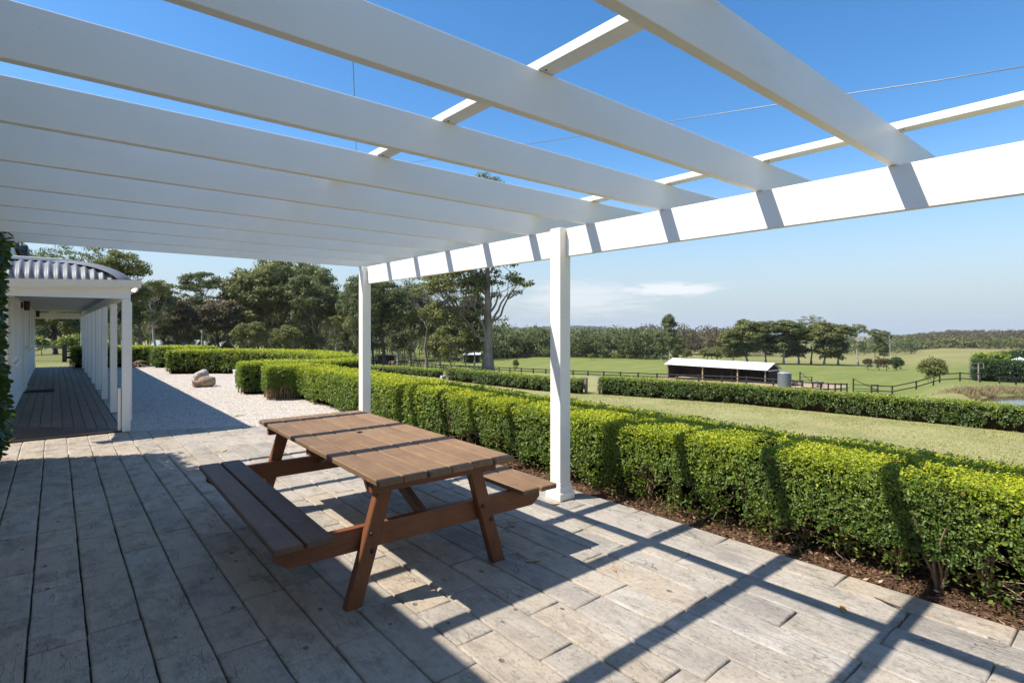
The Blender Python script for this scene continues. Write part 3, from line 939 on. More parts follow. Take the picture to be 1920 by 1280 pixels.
# cap lies across the hip: offsets run perpendicular to the hip line in plan
vs = []
for i in range(NC + 1):
    d, h = bn(i / NC)
    hx, hy, hz_ = XE - d, YE + d, 2.205 + h + .030
    for (o_, oz) in ((-.15, -.036), (-.09, -.006), (-.03, .010), (.03, .010), (.09, -.006), (.15, -.036)):
        vs.append((hx + o_ * .7071, hy + o_ * .7071, hz_ + oz))
for i in range(NC):
    for k in range(5):
        fs.append((i * 6 + k, i * 6 + k + 1, (i + 1) * 6 + k + 1, (i + 1) * 6 + k))
m.add(vs, fs, True)
under(hs_, m.build('hip_cap', M_ROOF))
d_, h_ = bn(1)
# flashing along the top of the nose and the flat roof behind it
fl = MB().box((HX - .35, YE + d_ - .16, 2.205 + h_ + .006), (XE - d_ + .12, YE + d_ + .06, 2.205 + h_ + .058), .006)
under(hs_, fl.build('roof_flashing', M_WHITE))
under(hs_, MB().box((-5.5, YE + d_, 2.205 + h_ - .03), (XE - d_, 28.3, 2.205 + h_ + .012)).build('roof_deck', M_ROOF))
# veranda ceiling
under(hs_, MB().box((HX, 10.26, 2.185), (VX1 - .075, 28.17, 2.199)).build('ceiling', plain('ceiling_grey', (0.42, 0.42, 0.40), 0.7)))
# upper roof with its dark gutter
m = MB().add([(-0.55, 14.6, 3.12), (-0.55, 28.6, 3.12), (-5.5, 28.6, 5.0), (-5.5, 14.6, 5.0), (-0.55, 14.6, 3.24), (-0.55, 28.6, 3.24), (-5.5, 28.6, 5.12), (-5.5, 14.6, 5.12)],
             [(0, 1, 2, 3), (4, 7, 6, 5), (0, 4, 5, 1), (3, 2, 6, 7), (0, 3, 7, 4), (1, 5, 6, 2)])
under(hs_, m.build('upper_roof', M_DARKMETAL))
hp('upper_wall', (-5.4, 14.9, 2.70), (-0.95, 28.3, 3.20), M_CREAM)
hp('dark_gutter', (-0.545, 14.55, 3.08), (-0.42, 28.6, 3.22), M_DARKMETAL, 0.02)

# veranda deck: boards laid along, a mitred brown infill in front
dk = MB().box((HX - .02, 10.18, -.25), (0.80, 28.15, -.012)).build('veranda_deck', M_SOIL)
tag(dk, kind='structure')
drg = random.Random(9)
def board(x0, x1, ya0, ya1, yb, mat=M_DECK):
    """a deck board from a slanted start (ya0 at x0, ya1 at x1) to yb"""
    z0, z1, c = -.010, .022, .003
    vs = [(x0, ya0, z0), (x1, ya1, z0), (x1, yb, z0), (x0, yb, z0), (x0, ya0, z1 - c), (x1, ya1, z1 - c), (x1, yb, z1 - c), (x0, yb, z1 - c),
          (x0 + c, ya0 + c, z1), (x1 - c, ya1 + c, z1), (x1 - c, yb - c, z1), (x0 + c, yb - c, z1)]
    cx, cy = (x0 + x1) / 2, (ya0 + yb) / 2
    vs = [(x - cx, y - cy, z) for x, y, z in vs]
    fs = [(0, 3, 2, 1)] + [(k, (k + 1) % 4, 4 + (k + 1) % 4, 4 + k) for k in range(4)] + [(4 + k, 4 + (k + 1) % 4, 8 + (k + 1) % 4, 8 + k) for k in range(4)] + [(8, 9, 10, 11)]
    o = MB().add(vs, fs).build('deck_board', mat, dk)
    o.location = (cx, cy, drg.uniform(-.001, .001))
DB = 0.1385
diag = lambda x: 11.88 - (x + 0.60) * 1.118
for k in range(10):
    x0 = HX + .005 + DB * k
    x1 = x0 + DB - .008
    cuts = [None]
    y = 11.0 + drg.uniform(0.8, 3.2)
    while y < 27:
        cuts.append(y); y += drg.uniform(2.6, 4.4)
    cuts.append(28.12)
    for a, b in zip(cuts, cuts[1:]):
        if a is None: board(x0, x1, diag(x0), diag(x1), b - .004)
        else: board(x0, x1, a, a, b - .004)
# brown infill boards between the slanted edge and the pavers
for k in range(12):
    y0 = 10.235 + k * 0.142
    y1 = y0 + 0.137
    xr0 = -0.60 - (y0 + .02 - 11.88) / 1.118; xr1 = -0.60 - (y1 + .02 - 11.88) / 1.118
    xl = -1.2
    if xr1 - xl < .05: break
    vs = [(xl, y0, -.01), (xr0, y0, -.01), (xr1, y1, -.01), (xl, y1, -.01), (xl, y0, .019), (xr0, y0, .019), (xr1, y1, .019), (xl, y1, .019)]
    cx, cy = (xl + xr0) / 2, (y0 + y1) / 2
    vs = [(x - cx, y - cy, z) for x, y, z in vs]
    o = MB().add(vs, [(0, 3, 2, 1), (4, 5, 6, 7), (0, 1, 5, 4), (1, 2, 6, 5), (2, 3, 7, 6), (3, 0, 4, 7)]).build('deck_board', M_DECKX, dk)
    o.location = (cx, cy, 0)
# door mat
m = MB().box((-0.275, -0.24, 0), (0.275, 0.24, .022), .006)
for i in range(22):
    m.box((-0.262 + i * .0245, -0.225, .022), (-0.262 + i * .0245 + .014, 0.225, .026))
o = m.build('door_mat', plain('coir_mat', (0.06, 0.052, 0.042), 0.95, 0.1, 0, 0.3, 40), loc=(-0.30, 17.65, 0.0235))
tag(o, 'dark rectangular door mat on the veranda boards before the glazed door', 'mat')

# ---------------------------------------------------------------- the nearer house: wall, eave, and the creeper on its corner
h2 = thing('white_house', 'white house at the terrace edge whose corner is hidden by dark creeper', 'house', (-3, 2, 0))
def h2p(name, lo, hi, mat, b=0.0):
    lo, hi = Vector(lo), Vector(hi); c = (lo + hi) / 2
    return under(h2, MB().box(lo - c, hi - c, b).build(name, mat, loc=c))
h2p('wall', (-6, -9, -.3), (-0.76, 8.0, 3.02), M_CREAM, 0.002)
h2p('end_wall', (-1.6, 8.003, -.3), (-0.66, 8.80, 2.50), M_CREAM, 0.002)
m = MB().add([(-0.49, -9, 3.08), (-0.49, 8.02, 3.08), (-6, 8.02, 4.6), (-6, -9, 4.6), (-0.49, -9, 3.16), (-0.49, 8.02, 3.16), (-6, 8.02, 4.7), (-6, -9, 4.7)],
             [(0, 1, 2, 3), (4, 7, 6, 5), (0, 4, 5, 1), (3, 2, 6, 7), (0, 3, 7, 4), (1, 5, 6, 2)])
under(h2, m.build('roof', M_DARKMETAL))
h2p('soffit', (-0.80, -9, 3.02), (-0.52, 8.0, 3.072), M_WHITE)
# ---------------------------------------------------------------- foliage tools
def unit(v):
    return v / np.maximum(np.linalg.norm(v, axis=-1, keepdims=True), 1e-9)
_ns = np.random.default_rng(99)
_ND = [(_ns.normal(size=3), _ns.uniform(0, 6.28)) for _ in range(14)]
def snoise(P, scale):
    """cheap smooth noise, about -1..1"""
    s = np.zeros(len(P))
    for k, (d, ph) in enumerate(_ND):
        s += np.sin(P @ (d * scale * (0.7 + 0.12 * k)) + ph)
    return s / 5.0
def leaf_quads(P, d, size, rg, wide=0.5, fine=True, tint=None, face=None):
    """one leaf per row: base P, pointing along d; fine leaves are folded along the midrib"""
    n = len(P)
    r = unit(rg.normal(size=(n, 3)))
    s = unit(np.cross(d, r if face is None else face))
    nn = np.cross(s, d)
    L = size[:, None]
    Wd = L * wide * 0.5
    if fine:
        v = np.stack([P, P + d * L * .32 + s * Wd * .92 + nn * Wd * .35, P + d * L * .72 + s * Wd * .85 + nn * Wd * .30, P + d * L,
                      P + d * L * .72 - s * Wd * .85 + nn * Wd * .30, P + d * L * .32 - s * Wd * .92 + nn * Wd * .35], 1)
        b = np.arange(n)[:, None] * 6
        f = np.concatenate([b + np.array([0, 1, 2, 3]), b + np.array([0, 3, 4, 5])], 0)
        k = 6
    else:
        v = np.stack([P, P + d * L * .5 + s * Wd, P + d * L, P + d * L * .5 - s * Wd], 1)
        f = np.arange(n)[:, None] * 4 + np.array([0, 1, 2, 3])
        k = 4
    t = np.repeat(tint if tint is not None else np.full(n, .5), k)
    return v.reshape(-1, 3), f, t
def join(parts):
    vs, fs, ts, b = [], [], [], 0
    for v, f, t in parts:
        vs.append(v); fs.append(f + b); ts.append(t); b += len(v)
    return np.concatenate(vs), np.concatenate(fs), np.concatenate(ts)

class Path:
    def __init__(s, pts):
        s.p = np.array(pts, float)
        d = np.linalg.norm(np.diff(s.p, axis=0), axis=1)
        s.s = np.concatenate([[0], np.cumsum(d)])
        s.L = s.s[-1]
    def at(s, t):
        x = np.interp(t, s.s, s.p[:, 0]); y = np.interp(t, s.s, s.p[:, 1])
        e = 0.25
        dx = np.interp(np.minimum(t + e, s.L), s.s, s.p[:, 0]) - np.interp(np.maximum(t - e, 0), s.s, s.p[:, 0])
        dy = np.interp(np.minimum(t + e, s.L), s.s, s.p[:, 1]) - np.interp(np.maximum(t - e, 0), s.s, s.p[:, 1])
        l = np.hypot(dx, dy) + 1e-9
        return x, y, dx / l, dy / l
def smooth_path(pts, n=4):
    p = np.array(pts, float)
    for _ in range(n):
        q = np.empty((2 * len(p) - 2, 2))
        q[0::2] = .75 * p[:-1] + .25 * p[1:]; q[1::2] = .25 * p[:-1] + .75 * p[1:]
        p = np.concatenate([p[:1], q, p[-1:]])
    return p

def hedge_foliage(path, t0, t1, hw, top, bot, dens, size, rg, fine, base=None, lump=0.05, lump_s=2.4, skip_back=False, ends=(True, True), sprig=6, bot_var=0.12, depth=0.09, tint_lo=.30, tint_hi=.94, gaps=0.0):
    """leaves of a clipped hedge between path lengths t0 and t1; base(x, y) gives the ground level"""
    L = t1 - t0
    H = top - bot
    areas = {'l': L * H, 't': L * 2 * hw, 'r': 0 if skip_back else L * H * .6, 'e0': 2 * hw * H if ends[0] else 0, 'e1': 2 * hw * H if ends[1] else 0}
    parts = []
    for k, A in areas.items():
        n = int(A * dens / sprig)
        if n < 1: continue
        u = rg.random(n); w = rg.random(n)
        if k == 't': t = t0 + u * L; o = (w * 2 - 1) * hw; z = np.full(n, top)
        elif k in 'lr': t = t0 + u * L; o = np.full(n, hw if k == 'l' else -hw); z = bot + H * w
        else: t = np.full(n, t0 if k == 'e0' else t1); o = (u * 2 - 1) * hw; z = bot + H * w
        x, y, tx, ty = path.at(t)
        nx_, ny_ = -ty, tx                                   # left of the path
        N_ = np.zeros((n, 3))
        if k == 't': N_[:, 2] = 1
        elif k in 'lr':
            sg = 1 if k == 'l' else -1
            N_[:, 0], N_[:, 1] = nx_ * sg, ny_ * sg
        else:
            sg = -1 if k == 'e0' else 1
            N_[:, 0], N_[:, 1] = tx * sg, ty * sg
        P = np.stack([x + nx_ * o, y + ny_ * o, z], 1)
        # round the arris, lumps, depth
        ez = np.clip((P[:, 2] - (top - .07)) / .07, 0, 1) if k != 't' else np.zeros(n)
        P -= N_ * (ez ** 2 * .035)[:, None]
        if k == 't':
            eo = np.clip((np.abs(o) - (hw - .07)) / .07, 0, 1)
            P[:, 2] -= eo ** 2 * .035
            dedge = np.minimum(t - t0, t1 - t)
            if ends[0] or ends[1]: P[:, 2] -= np.clip(1 - dedge / .07, 0, 1) ** 2 * .035
        lum = snoise(P, lump_s) * lump * (0.45 if k == 't' else 1.0)
        dp = rg.exponential(depth * .45, n)
        P += N_ * (lum - np.minimum(dp, depth * 2.2))[:, None]
        keep = np.ones(n, bool)
        if k != 't':
            lo = bot + bot_var * (0.5 + 0.9 * snoise(P * np.array([1, 1, .3]), 3.3) + 0.5 * snoise(P * np.array([1, 1, .3]), 9.0))
            keep = z > lo
            frac = np.clip((z - lo) / (0.25 * H + 1e-6), 0, 1)
            keep &= rg.random(n) < 0.45 + 0.55 * frac
        if gaps > 0:
            keep &= snoise(P, 4.7) > -1.25 + gaps
        P, N_, z_, dpk = P[keep], N_[keep], P[keep][:, 2], dp[keep]
        n = len(P)
        up = np.array([0, 0, 1.0])
        d0 = unit(N_ * 1.0 + up * .45 + rg.normal(size=(n, 3)) * .55)
        # tint: fresh growth on top, older and darker below and inside
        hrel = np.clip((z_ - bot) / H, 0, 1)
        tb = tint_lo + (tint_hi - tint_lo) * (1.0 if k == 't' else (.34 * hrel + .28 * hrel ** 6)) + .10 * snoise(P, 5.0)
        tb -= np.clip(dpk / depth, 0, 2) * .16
        m = sprig
        idx = np.repeat(np.arange(n), m)
        kk = np.tile(np.arange(m), n)
        dd = d0[idx]
        rp = unit(rg.normal(size=(n * m, 3)))
        fc = unit(N_[idx] * 1.0 + up * .35 + rg.normal(size=(n * m, 3)) * .48)
        dl = rp + dd * .35
        dl = unit(dl - fc * (dl * fc).sum(1, keepdims=True) * .8)
        sz = size * rg.uniform(.5, 1.35, n * m) * np.repeat(rg.uniform(.8, 1.2, n), m)
        PP = P[idx] + dd * (kk * size * .28)[:, None] + rp * size * .25
        tt = np.clip(tb[idx] + rg.normal(size=n * m) * .10, 0, .93)
        dead = np.clip(snoise(P + 31.7, 3.1) - 1.25, 0, 1) * .55 + .006
        old = rg.random(n * m) < dead[idx]
        tt[old] = 1.0
        if base is not None:
            PP[:, 2] += base(PP[:, 0], PP[:, 1])
        parts.append(leaf_quads(PP, dl, sz, rg, .58, fine, tt, fc))
    return join(parts)

def hedge_core(name, path, t0, t1, hw, top, bot, parent, base=None, col=None, lump=.05):
    """the twiggy inside of the hedge: a lumpy body a hand's breadth behind the leaves"""
    n = max(4, int((t1 - t0) / .22))
    t = np.linspace(t0 + .1, t1 - .1, n)
    x, y, tx, ty = path.at(t)
    ring = [(-hw, bot), (-hw, bot + .5 * (top - bot)), (-hw, top), (0, top + .01), (hw, top), (hw, bot + .5 * (top - bot)), (hw, bot)]
    V = []
    for o, z in ring:
        P = np.stack([x - ty * o, y + tx * o, np.full(n, z)], 1)
        nz_ = snoise(P, 6.0) * .035
        P[:, 0] += -ty * np.sign(o) * nz_; P[:, 1] += tx * np.sign(o) * nz_
        if base is not None: P[:, 2] += base(P[:, 0], P[:, 1])
        V.append(P)
    V = np.stack(V, 1).reshape(-1, 3)
    k = len(ring)
    F = []
    for i in range(n - 1):
        for j in range(k):
            j2 = (j + 1) % k
            F.append((i * k + j, i * k + j2, (i + 1) * k + j2, (i + 1) * k + j))
    m = MB(); m.v = [tuple(p) for p in V]; m.f = F + [tuple(range(k))[::-1], tuple((n - 1) * k + j for j in range(k))]
    m.sm = [True] * len(m.f)
    return m.build(name, col or M_CORE, parent)
M_CORE = plain('dark_hedge_filler', (0.022, 0.017, 0.009), 1.0, 0.0, var=0.5, scale=18)  # near-black colour stands in for the shade inside the hedge

def stems_tuft(m, c, rg, n, h, spread, r):
    """a few bent stems from one foot"""
    for _ in range(n):
        a = rg.uniform(0, 6.283); s = spread * rg.uniform(.3, 1)
        p = [np.array(c) + [rg.normal() * .015, rg.normal() * .015, -.02]]
        for k in range(1, 5):
            f = k / 4
            p.append(np.array(c) + [math.cos(a) * s * f ** 1.3 + rg.normal() * .012, math.sin(a) * s * f ** 1.3 + rg.normal() * .012, h * f * rg.uniform(.92, 1.05)])
        m.tube(p, [r, r * .85, r * .7, r * .55, r * .4], 5, False)
        if rg.random() < .8:
            q0 = p[2]; a2 = a + rg.normal() * 1.2
            q = [q0, q0 + np.array([math.cos(a2) * .06, math.sin(a2) * .06, .02 + rg.normal() * .03]), q0 + np.array([math.cos(a2) * .13, math.sin(a2) * .13, .06 + rg.normal() * .05])]
            m.tube(q, [r * .4, r * .3, r * .15], 4, False)

# ---------------------------------------------------------------- hedges round the terrace and the forecourt
def flat0(x, y): return np.zeros_like(x)
def make_hedge(name, label, group, sections, mat, core, finefn=None):
    pass
hrg = np.random.default_rng(21)
GRP = 'clipped box hedges round the forecourt'
hm = thing('box_hedge', 'long low clipped hedge running beside the pavers, striped by rafter shadows', 'hedge', (4.66, 4, 0), 0, GRP)
pm = Path([(4.58, -4.0), (4.58, 13.0)])                   # left of the path is the terrace side (-x)
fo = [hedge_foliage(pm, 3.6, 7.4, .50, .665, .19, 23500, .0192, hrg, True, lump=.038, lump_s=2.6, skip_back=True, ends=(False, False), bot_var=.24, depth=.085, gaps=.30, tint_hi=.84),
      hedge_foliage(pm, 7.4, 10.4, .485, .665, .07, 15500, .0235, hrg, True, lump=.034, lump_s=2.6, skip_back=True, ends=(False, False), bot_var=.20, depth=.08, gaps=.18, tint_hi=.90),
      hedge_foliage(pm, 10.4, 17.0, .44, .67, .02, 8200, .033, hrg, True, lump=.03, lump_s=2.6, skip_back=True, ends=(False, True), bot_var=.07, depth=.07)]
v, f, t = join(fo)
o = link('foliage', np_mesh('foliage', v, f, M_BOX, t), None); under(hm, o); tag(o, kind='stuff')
c = hedge_core('inner_filler', pm, 0.0, 8.6, .18, .58, .32, None); under(hm, c)
pbk = Path([(4.90, -4.0), (4.90, 5.0)])
c = hedge_core('inner_filler', pbk, 0.0, 9.0, .07, .56, -.06, None); under(hm, c)  # dark sheet added at the back so no lawn light shows through below
c = hedge_core('inner_filler', pm, 8.4, 17.0, .30, .59, -.03, None); under(hm, c)
for y in np.arange(-.4, 9.2, .27):
    m = MB()
    yy = y + hrg.normal() * .05
    x0 = 4.33 + hrg.normal() * .07
    stems_tuft(m, (0, 0, 0), hrg, int(hrg.integers(5, 10)), .46, .20, .0105)
    o = m.build('stem', M_TWIG, None, (x0, yy, -.015)); under(hm, o)
# bare twigs poking out under the leaves
m = MB()
for _ in range(420):
    y = hrg.uniform(-.3, 6.5); x = 4.12 + abs(hrg.normal()) * .13; z = hrg.uniform(.02, .34)
    a = hrg.uniform(2.0, 4.3)
    p = [np.array((x + .12, y, z + .02))]
    for k in range(1, 5):
        p.append(p[-1] + np.array((math.cos(a) * .055, math.sin(a) * .075 + hrg.normal() * .022, hrg.normal() * .024)))
    m.tube(p, [.0042, .0038, .003, .0024, .001], 4, False)
for _ in range(70):                                     # pale shoots standing in the face of the hedge
    y = hrg.uniform(-.2, 6.5); z = hrg.uniform(.16, .36); x = 4.145
    L = hrg.uniform(.10, .26)
    m.tube([(x + .02, y, z), (x - .012, y + hrg.normal() * .012, z + L * .5), (x - .004, y + hrg.normal() * .02, z + L)], [.0032, .0026, .0012], 4, False)
o = m.build('twigs', plain('bare_twig', (0.34, 0.25, 0.165), .8, .2, var=.3)); under(hm, o); tag(o, kind='stuff')
# low sprouts near the ground
parts = []
for _ in range(170):
    y = hrg.uniform(-.3, 5.5); c = np.array((4.10 + hrg.uniform(-.08, .12), y, hrg.uniform(.05, .27)))
    n = int(hrg.integers(14, 34))
    P = c + hrg.normal(size=(n, 3)) * np.array((.03, .045, .045))
    d = unit(hrg.normal(size=(n, 3)) + np.array((-.7, 0, .6)))
    parts.append(leaf_quads(P, d, .030 * hrg.uniform(.7, 1.15, n), hrg, .55, True, np.clip(.30 + hrg.normal() * .1 + hrg.normal(size=n) * .1, 0, .8)))
v, f, t = join(parts)
o = link('sprouts', np_mesh('sprouts', v, f, M_BOX, t)); under(hm, o); tag(o, kind='stuff')

def box_hedge(label, pts, hw, top, dens, size, bot=.02, bot_var=.16, both=True, loc=None, stems=None, tlo=.28, thi=.95, core_up=False):
    p = Path(pts)
    h = thing('box_hedge', label, 'hedge', loc or (pts[0][0], pts[0][1], 0), 0, GRP)
    v, f, t = hedge_foliage(p, 0, p.L, hw, top, bot, dens, size, hrg, False, lump=.022, lump_s=2.2, skip_back=not both, bot_var=bot_var, depth=.06, tint_lo=tlo, tint_hi=thi)
    o = link('foliage', np_mesh('foliage', v, f, M_BOX, t)); under(h, o); tag(o, kind='stuff')
    c = hedge_core('inner_filler', p, 0, p.L, hw - .09, top - .06, (bot + bot_var + .06) if stems and core_up else -.03, None); under(h, c)
    if stems:
        m = MB()
        for (a, b, n) in stems:
            for _ in range(n):
                tt = hrg.uniform(a, b); s = hrg.choice((-1, 1))
                x, y, tx, ty = p.at(np.array([tt]))
                o_ = hw * hrg.uniform(.35, .96) * s
                bx, by = x[0] - ty[0] * o_ * .75, y[0] + tx[0] * o_ * .75
                ex, ey = x[0] - ty[0] * o_ * 1.02, y[0] + tx[0] * o_ * 1.02
                hh = hrg.uniform(.34, .46)
                m.tube([(bx, by, -.02), (bx + hrg.normal() * .02, by + hrg.normal() * .02, hh * .5), (ex + hrg.normal() * .02, ey + hrg.normal() * .02, hh)], [.011, .009, .006], 4, False)
        o = m.build('stems', M_TWIG); under(h, o); tag(o, kind='stuff')
    return h
box_hedge('short hedge end with bare brown stems below, nearest the two stones', [(4.62, 12.78), (3.60, 12.98)], .46, .70, 9500, .034, bot=.16, bot_var=.24, loc=(4.0, 12.9, 0), stems=[(.10, 1.03, 230)], core_up=True)
box_hedge('curving hedge just behind the bare stemmed hedge end', smooth_path([(3.42, 14.45), (4.3, 14.35), (5.2, 14.0), (6.0, 14.1), (6.5, 14.9)], 2), .42, .70, 6500, .038, bot=.04, bot_var=.12, stems=[(0, .5, 40)])
box_hedge('round sweeping hedge behind the stones, ending square at the gravel', smooth_path([(3.15, 22.2), (4.6, 21.3), (5.9, 19.8), (6.45, 17.8), (6.42, 15.9), (6.0, 14.9)], 2), .50, .75, 4200, .046, bot=.03, bot_var=.08, loc=(4.6, 21.3, 0), stems=[(0, 1.8, 60)])
box_hedge('farthest hedge along the back of the gravel beside the veranda', [(0.6, 27.6), (3.0, 26.9)], .5, .76, 3000, .055, bot_var=.07)
box_hedge('narrow hedge end showing between the farthest hedge and the round one', [(3.25, 25.9), (4.7, 24.3)], .5, .76, 3000, .055, bot_var=.07)

# hedges across the lower lawn
GRP2 = 'taller clipped hedges across the lawn'
def lawn_hedge(label, pts, hw, top, dens, size, thi=.86, gaps=.12, botv=.2):
    p = Path(pts)
    c0 = p.p.mean(0)
    h = thing('lawn_hedge', label, 'hedge', (c0[0], c0[1], gz1(*c0)), 0, GRP2)
    v, f, t = hedge_foliage(p, 0, p.L, hw, top, .02, dens, size, hrg, False, base=ground_z, lump=.07, lump_s=1.3, bot_var=botv, depth=.13, tint_lo=.25, tint_hi=thi, gaps=gaps)
    o = link('foliage', np_mesh('foliage', v, f, M_PHOT, t)); under(h, o); tag(o, kind='stuff')
    c = hedge_core('inner_filler', p, 0, p.L, hw - .16, top - .14, -.1, None, base=ground_z); under(h, c)
    return h
def P2(u, D):
    p = at_depth(u, D); return (p.x, p.y)
lawn_hedge('long lawn hedge with a red leaved patch, in front of the horse shelter', [P2(1990, 20.6), P2(1920, 21.6), P2(1655, 25.2), P2(1400, 29.2), P2(1128, 32.6)], .46, .98, 1100, .075)
lawn_hedge('middle lawn hedge seen past the nearer pergola post', [P2(1092, 32.6), P2(1000, 34.3), P2(846, 40.5)],   .5, .82, 850, .085)
lawn_hedge('left lawn hedge beyond the clipped box hedge, below the horse', [P2(826, 42.5), P2(690, 49.0), P2(560, 54.0)], .5, .55, 750, .09)

# ---------------------------------------------------------------- creeper on the near corner
crg = np.random.default_rng(4)
cr_ = thing('creeper', 'dark leafy creeper covering the house corner by the veranda', 'creeper', (-0.6, 8.4, 0))
n = 5200
yy = crg.uniform(7.6, 8.96, n); zz = crg.uniform(0.05, 2.62, n) ** 1.0
bul = .145 + .05 * np.sin(zz * 2.1 + 1) + .07 * np.clip(zz / 2.6, 0, 1)
xx = -0.66 + bul * np.clip(crg.normal(.62, .28, n), 0, 1.15)
P = np.stack([xx, yy, zz], 1)
keep = (zz > .35 * (1 + .5 * np.sin(yy * 9))) 
P = P[keep]
n2 = 1500
P2_ = np.stack([crg.uniform(-1.5, -.47, n2), 8.80 + crg.uniform(0, .16, n2), crg.uniform(.1, 2.62, n2)], 1)
n3 = 1500
P3_ = np.stack([crg.uniform(-1.5, -.50, n3), crg.uniform(7.9, 8.94, n3), 2.50 + np.abs(crg.normal(size=n3)) * .07], 1)
P = np.concatenate([P, P2_, P3_])
d = unit(crg.normal(size=P.shape) * .6 + np.array((.7, -.15, -.45)))
v, f, t = leaf_quads(P, d, .078 * crg.uniform(.5, 1.25, len(P)), crg, .72, True, np.clip(.3 + .22 * crg.normal(size=len(P)), 0, 1))
o = link('foliage', np_mesh('foliage', v, f, M_IVY, t)); under(cr_, o); tag(o, kind='stuff')
m = MB()
for _ in range(26):
    y = crg.uniform(8.0, 8.75); z = 0.0
    p = [(-.645, y, -.02)]
    while z < 2.3:
        z += .3; y += crg.normal() * .05
        p.append((-.645 + crg.normal() * .008, min(8.79, max(7.9, y)), z))
    m.tube(p, .009, 5, False)
o = m.build('vine_stems', M_TWIG); under(cr_, o); tag(o, kind='stuff')

# ---------------------------------------------------------------- trees
def branch(m, p0, p1, r0, r1, rg, n=5, sag=0.12, ns=6):
    p0, p1 = np.array(p0, float), np.array(p1, float)
    L = np.linalg.norm(p1 - p0)
    pts, rad = [], []
    for k in range(n + 1):
        f_ = k / n
        p = p0 + (p1 - p0) * f_
        p[2] -= math.sin(f_ * math.pi) * L * sag
        if 0 < k < n: p += rg.normal(size=3) * L * .03
        pts.append(p); rad.append(r0 + (r1 - r0) * f_)
    m.tube(pts, rad, ns, False)
    return pts
def clump_leaves(c, rx, rz, n, size, rg, tint, droop=.25):
    d = unit(rg.normal(size=(n, 3)))
    d[:, 2] = np.where(rg.random(n) < .72, np.abs(d[:, 2]), d[:, 2])
    r = rg.random(n) ** .45
    P = c + d * r[:, None] * np.array((rx, rx, rz))
    fc = unit(d * np.array((1, 1, 1.2)) + rg.normal(size=(n, 3)) * .42 + np.array((0, 0, .12)))
    dl = rg.normal(size=(n, 3)) + np.array((0, 0, -droop))
    dl = unit(dl - fc * (dl * fc).sum(1, keepdims=True) * .85)
    return leaf_quads(P, dl, size * rg.uniform(.6, 1.35, n), rg, .75, False, np.clip(tint + rg.normal(size=n) * .15, 0, 1), fc)

def make_tree(seed, H, r0, lobes, ncl, nleaf, lsize, leafmat, barkmat, clump=(.9, 1.6), flat=.55, wander=.02, fork=0.0, name='gum_tree', limbs=7, low=.35, bare=0.0, lean=(0, 0), limb=.42):
    """lobes: [(x, y, z, rx, ry, rz)] ellipsoids that the leaf clumps fill, metres; trunk from the origin"""
    rg = np.random.default_rng(seed)
    lob = np.array(lobes, float)
    vol = lob[:, 3] * lob[:, 4] * lob[:, 5]
    pick = rg.choice(len(lob), ncl, p=(vol ** .8) / (vol ** .8).sum())
    d = unit(rg.normal(size=(ncl, 3)))
    d[:, 2] = np.where(rg.random(ncl) < .8, np.abs(d[:, 2]), d[:, 2])
    C = lob[pick, :3] + d * (rg.random(ncl) ** .38)[:, None] * lob[pick, 3:]
    m = MB()
    ztop = H * .86
    tz = np.linspace(0, ztop, 9)
    wx = np.cumsum(rg.normal(size=9)) * wander * H * .5; wy = np.cumsum(rg.normal(size=9)) * wander * H * .5
    wx -= wx[0]; wy -= wy[0]
    tx_ = wx + lean[0] * (tz / ztop) ** 1.2; ty_ = wy + lean[1] * (tz / ztop) ** 1.2
    rr = r0 * (1.0 - .86 * (tz / ztop) ** .85)
    rr[0] *= 1.55
    m.tube([(tx_[k], ty_[k], tz[k] - (.4 if k == 0 else 0)) for k in range(9)], list(rr), 9, False)
    def trunk_at(z):
        z = min(max(z, 0), ztop)
        return np.array((np.interp(z, tz, tx_), np.interp(z, tz, ty_), z)), float(np.interp(z, tz, rr))
    # limbs: clumps grouped by direction and height
    ang = np.arctan2(C[:, 1], C[:, 0])
    nb = max(3, limbs)
    key = ((ang + math.pi) / (2 * math.pi) * nb).astype(int) % nb + nb * (C[:, 2] > np.median(C[:, 2]))
    parts = []
    for g in np.unique(key):
        ids = np.where(key == g)[0]
        cen = C[ids].mean(0)
        rad = math.hypot(cen[0], cen[1])
        z0 = max(low * H, cen[2] - rad * rg.uniform(.7, 1.2) - .06 * H)
        b0, br = trunk_at(min(z0, ztop * .95))
        hub = b0 + (cen - b0) * .62
        lr = min(br * .62, r0 * limb)
        branch(m, b0, hub, lr, lr * .55, rg, 5, .10, 6)
        for i in ids:
            c = C[i]
            branch(m, hub, c, lr * .34, lr * .08, rg, 3, .06, 4)
    for i in range(ncl):
        if rg.random() < bare: continue
        rx = rg.uniform(*clump)
        parts.append(clump_leaves(C[i], rx, rx * flat, int(nleaf * (rx / clump[1]) ** 1.5) + 6, lsize, rg, float(np.clip(.45 + rg.normal() * .17, .1, .9))))
    tr = thing(name, None, None)
    m.build('trunk', barkmat, tr)
    if parts:
        v, f, t = join(parts)
        o = link('crown', np_mesh('crown', v, f, leafmat, t), tr)
    tr['h'] = H
    return tr
used = {}
def put_tree(proto, pos, H, label, cat='tree', group=None, rz=0.0, sx=1.0, name=None):
    """the first use moves the tree that was built, later ones copy it with its parts"""
    if proto.name in used:
        t = copy_tree(proto)
    else:
        t = proto; used[proto.name] = 1
    s = H / proto['h']
    t.location = pos
    t.rotation_euler = (0, 0, rz)
    t.scale = (s * sx, s * sx, s)
    if name: t.name = name
    tag(t, label, cat, group)
    return t
ORD = 'first second third fourth fifth sixth seventh eighth ninth tenth eleventh twelfth'.split()
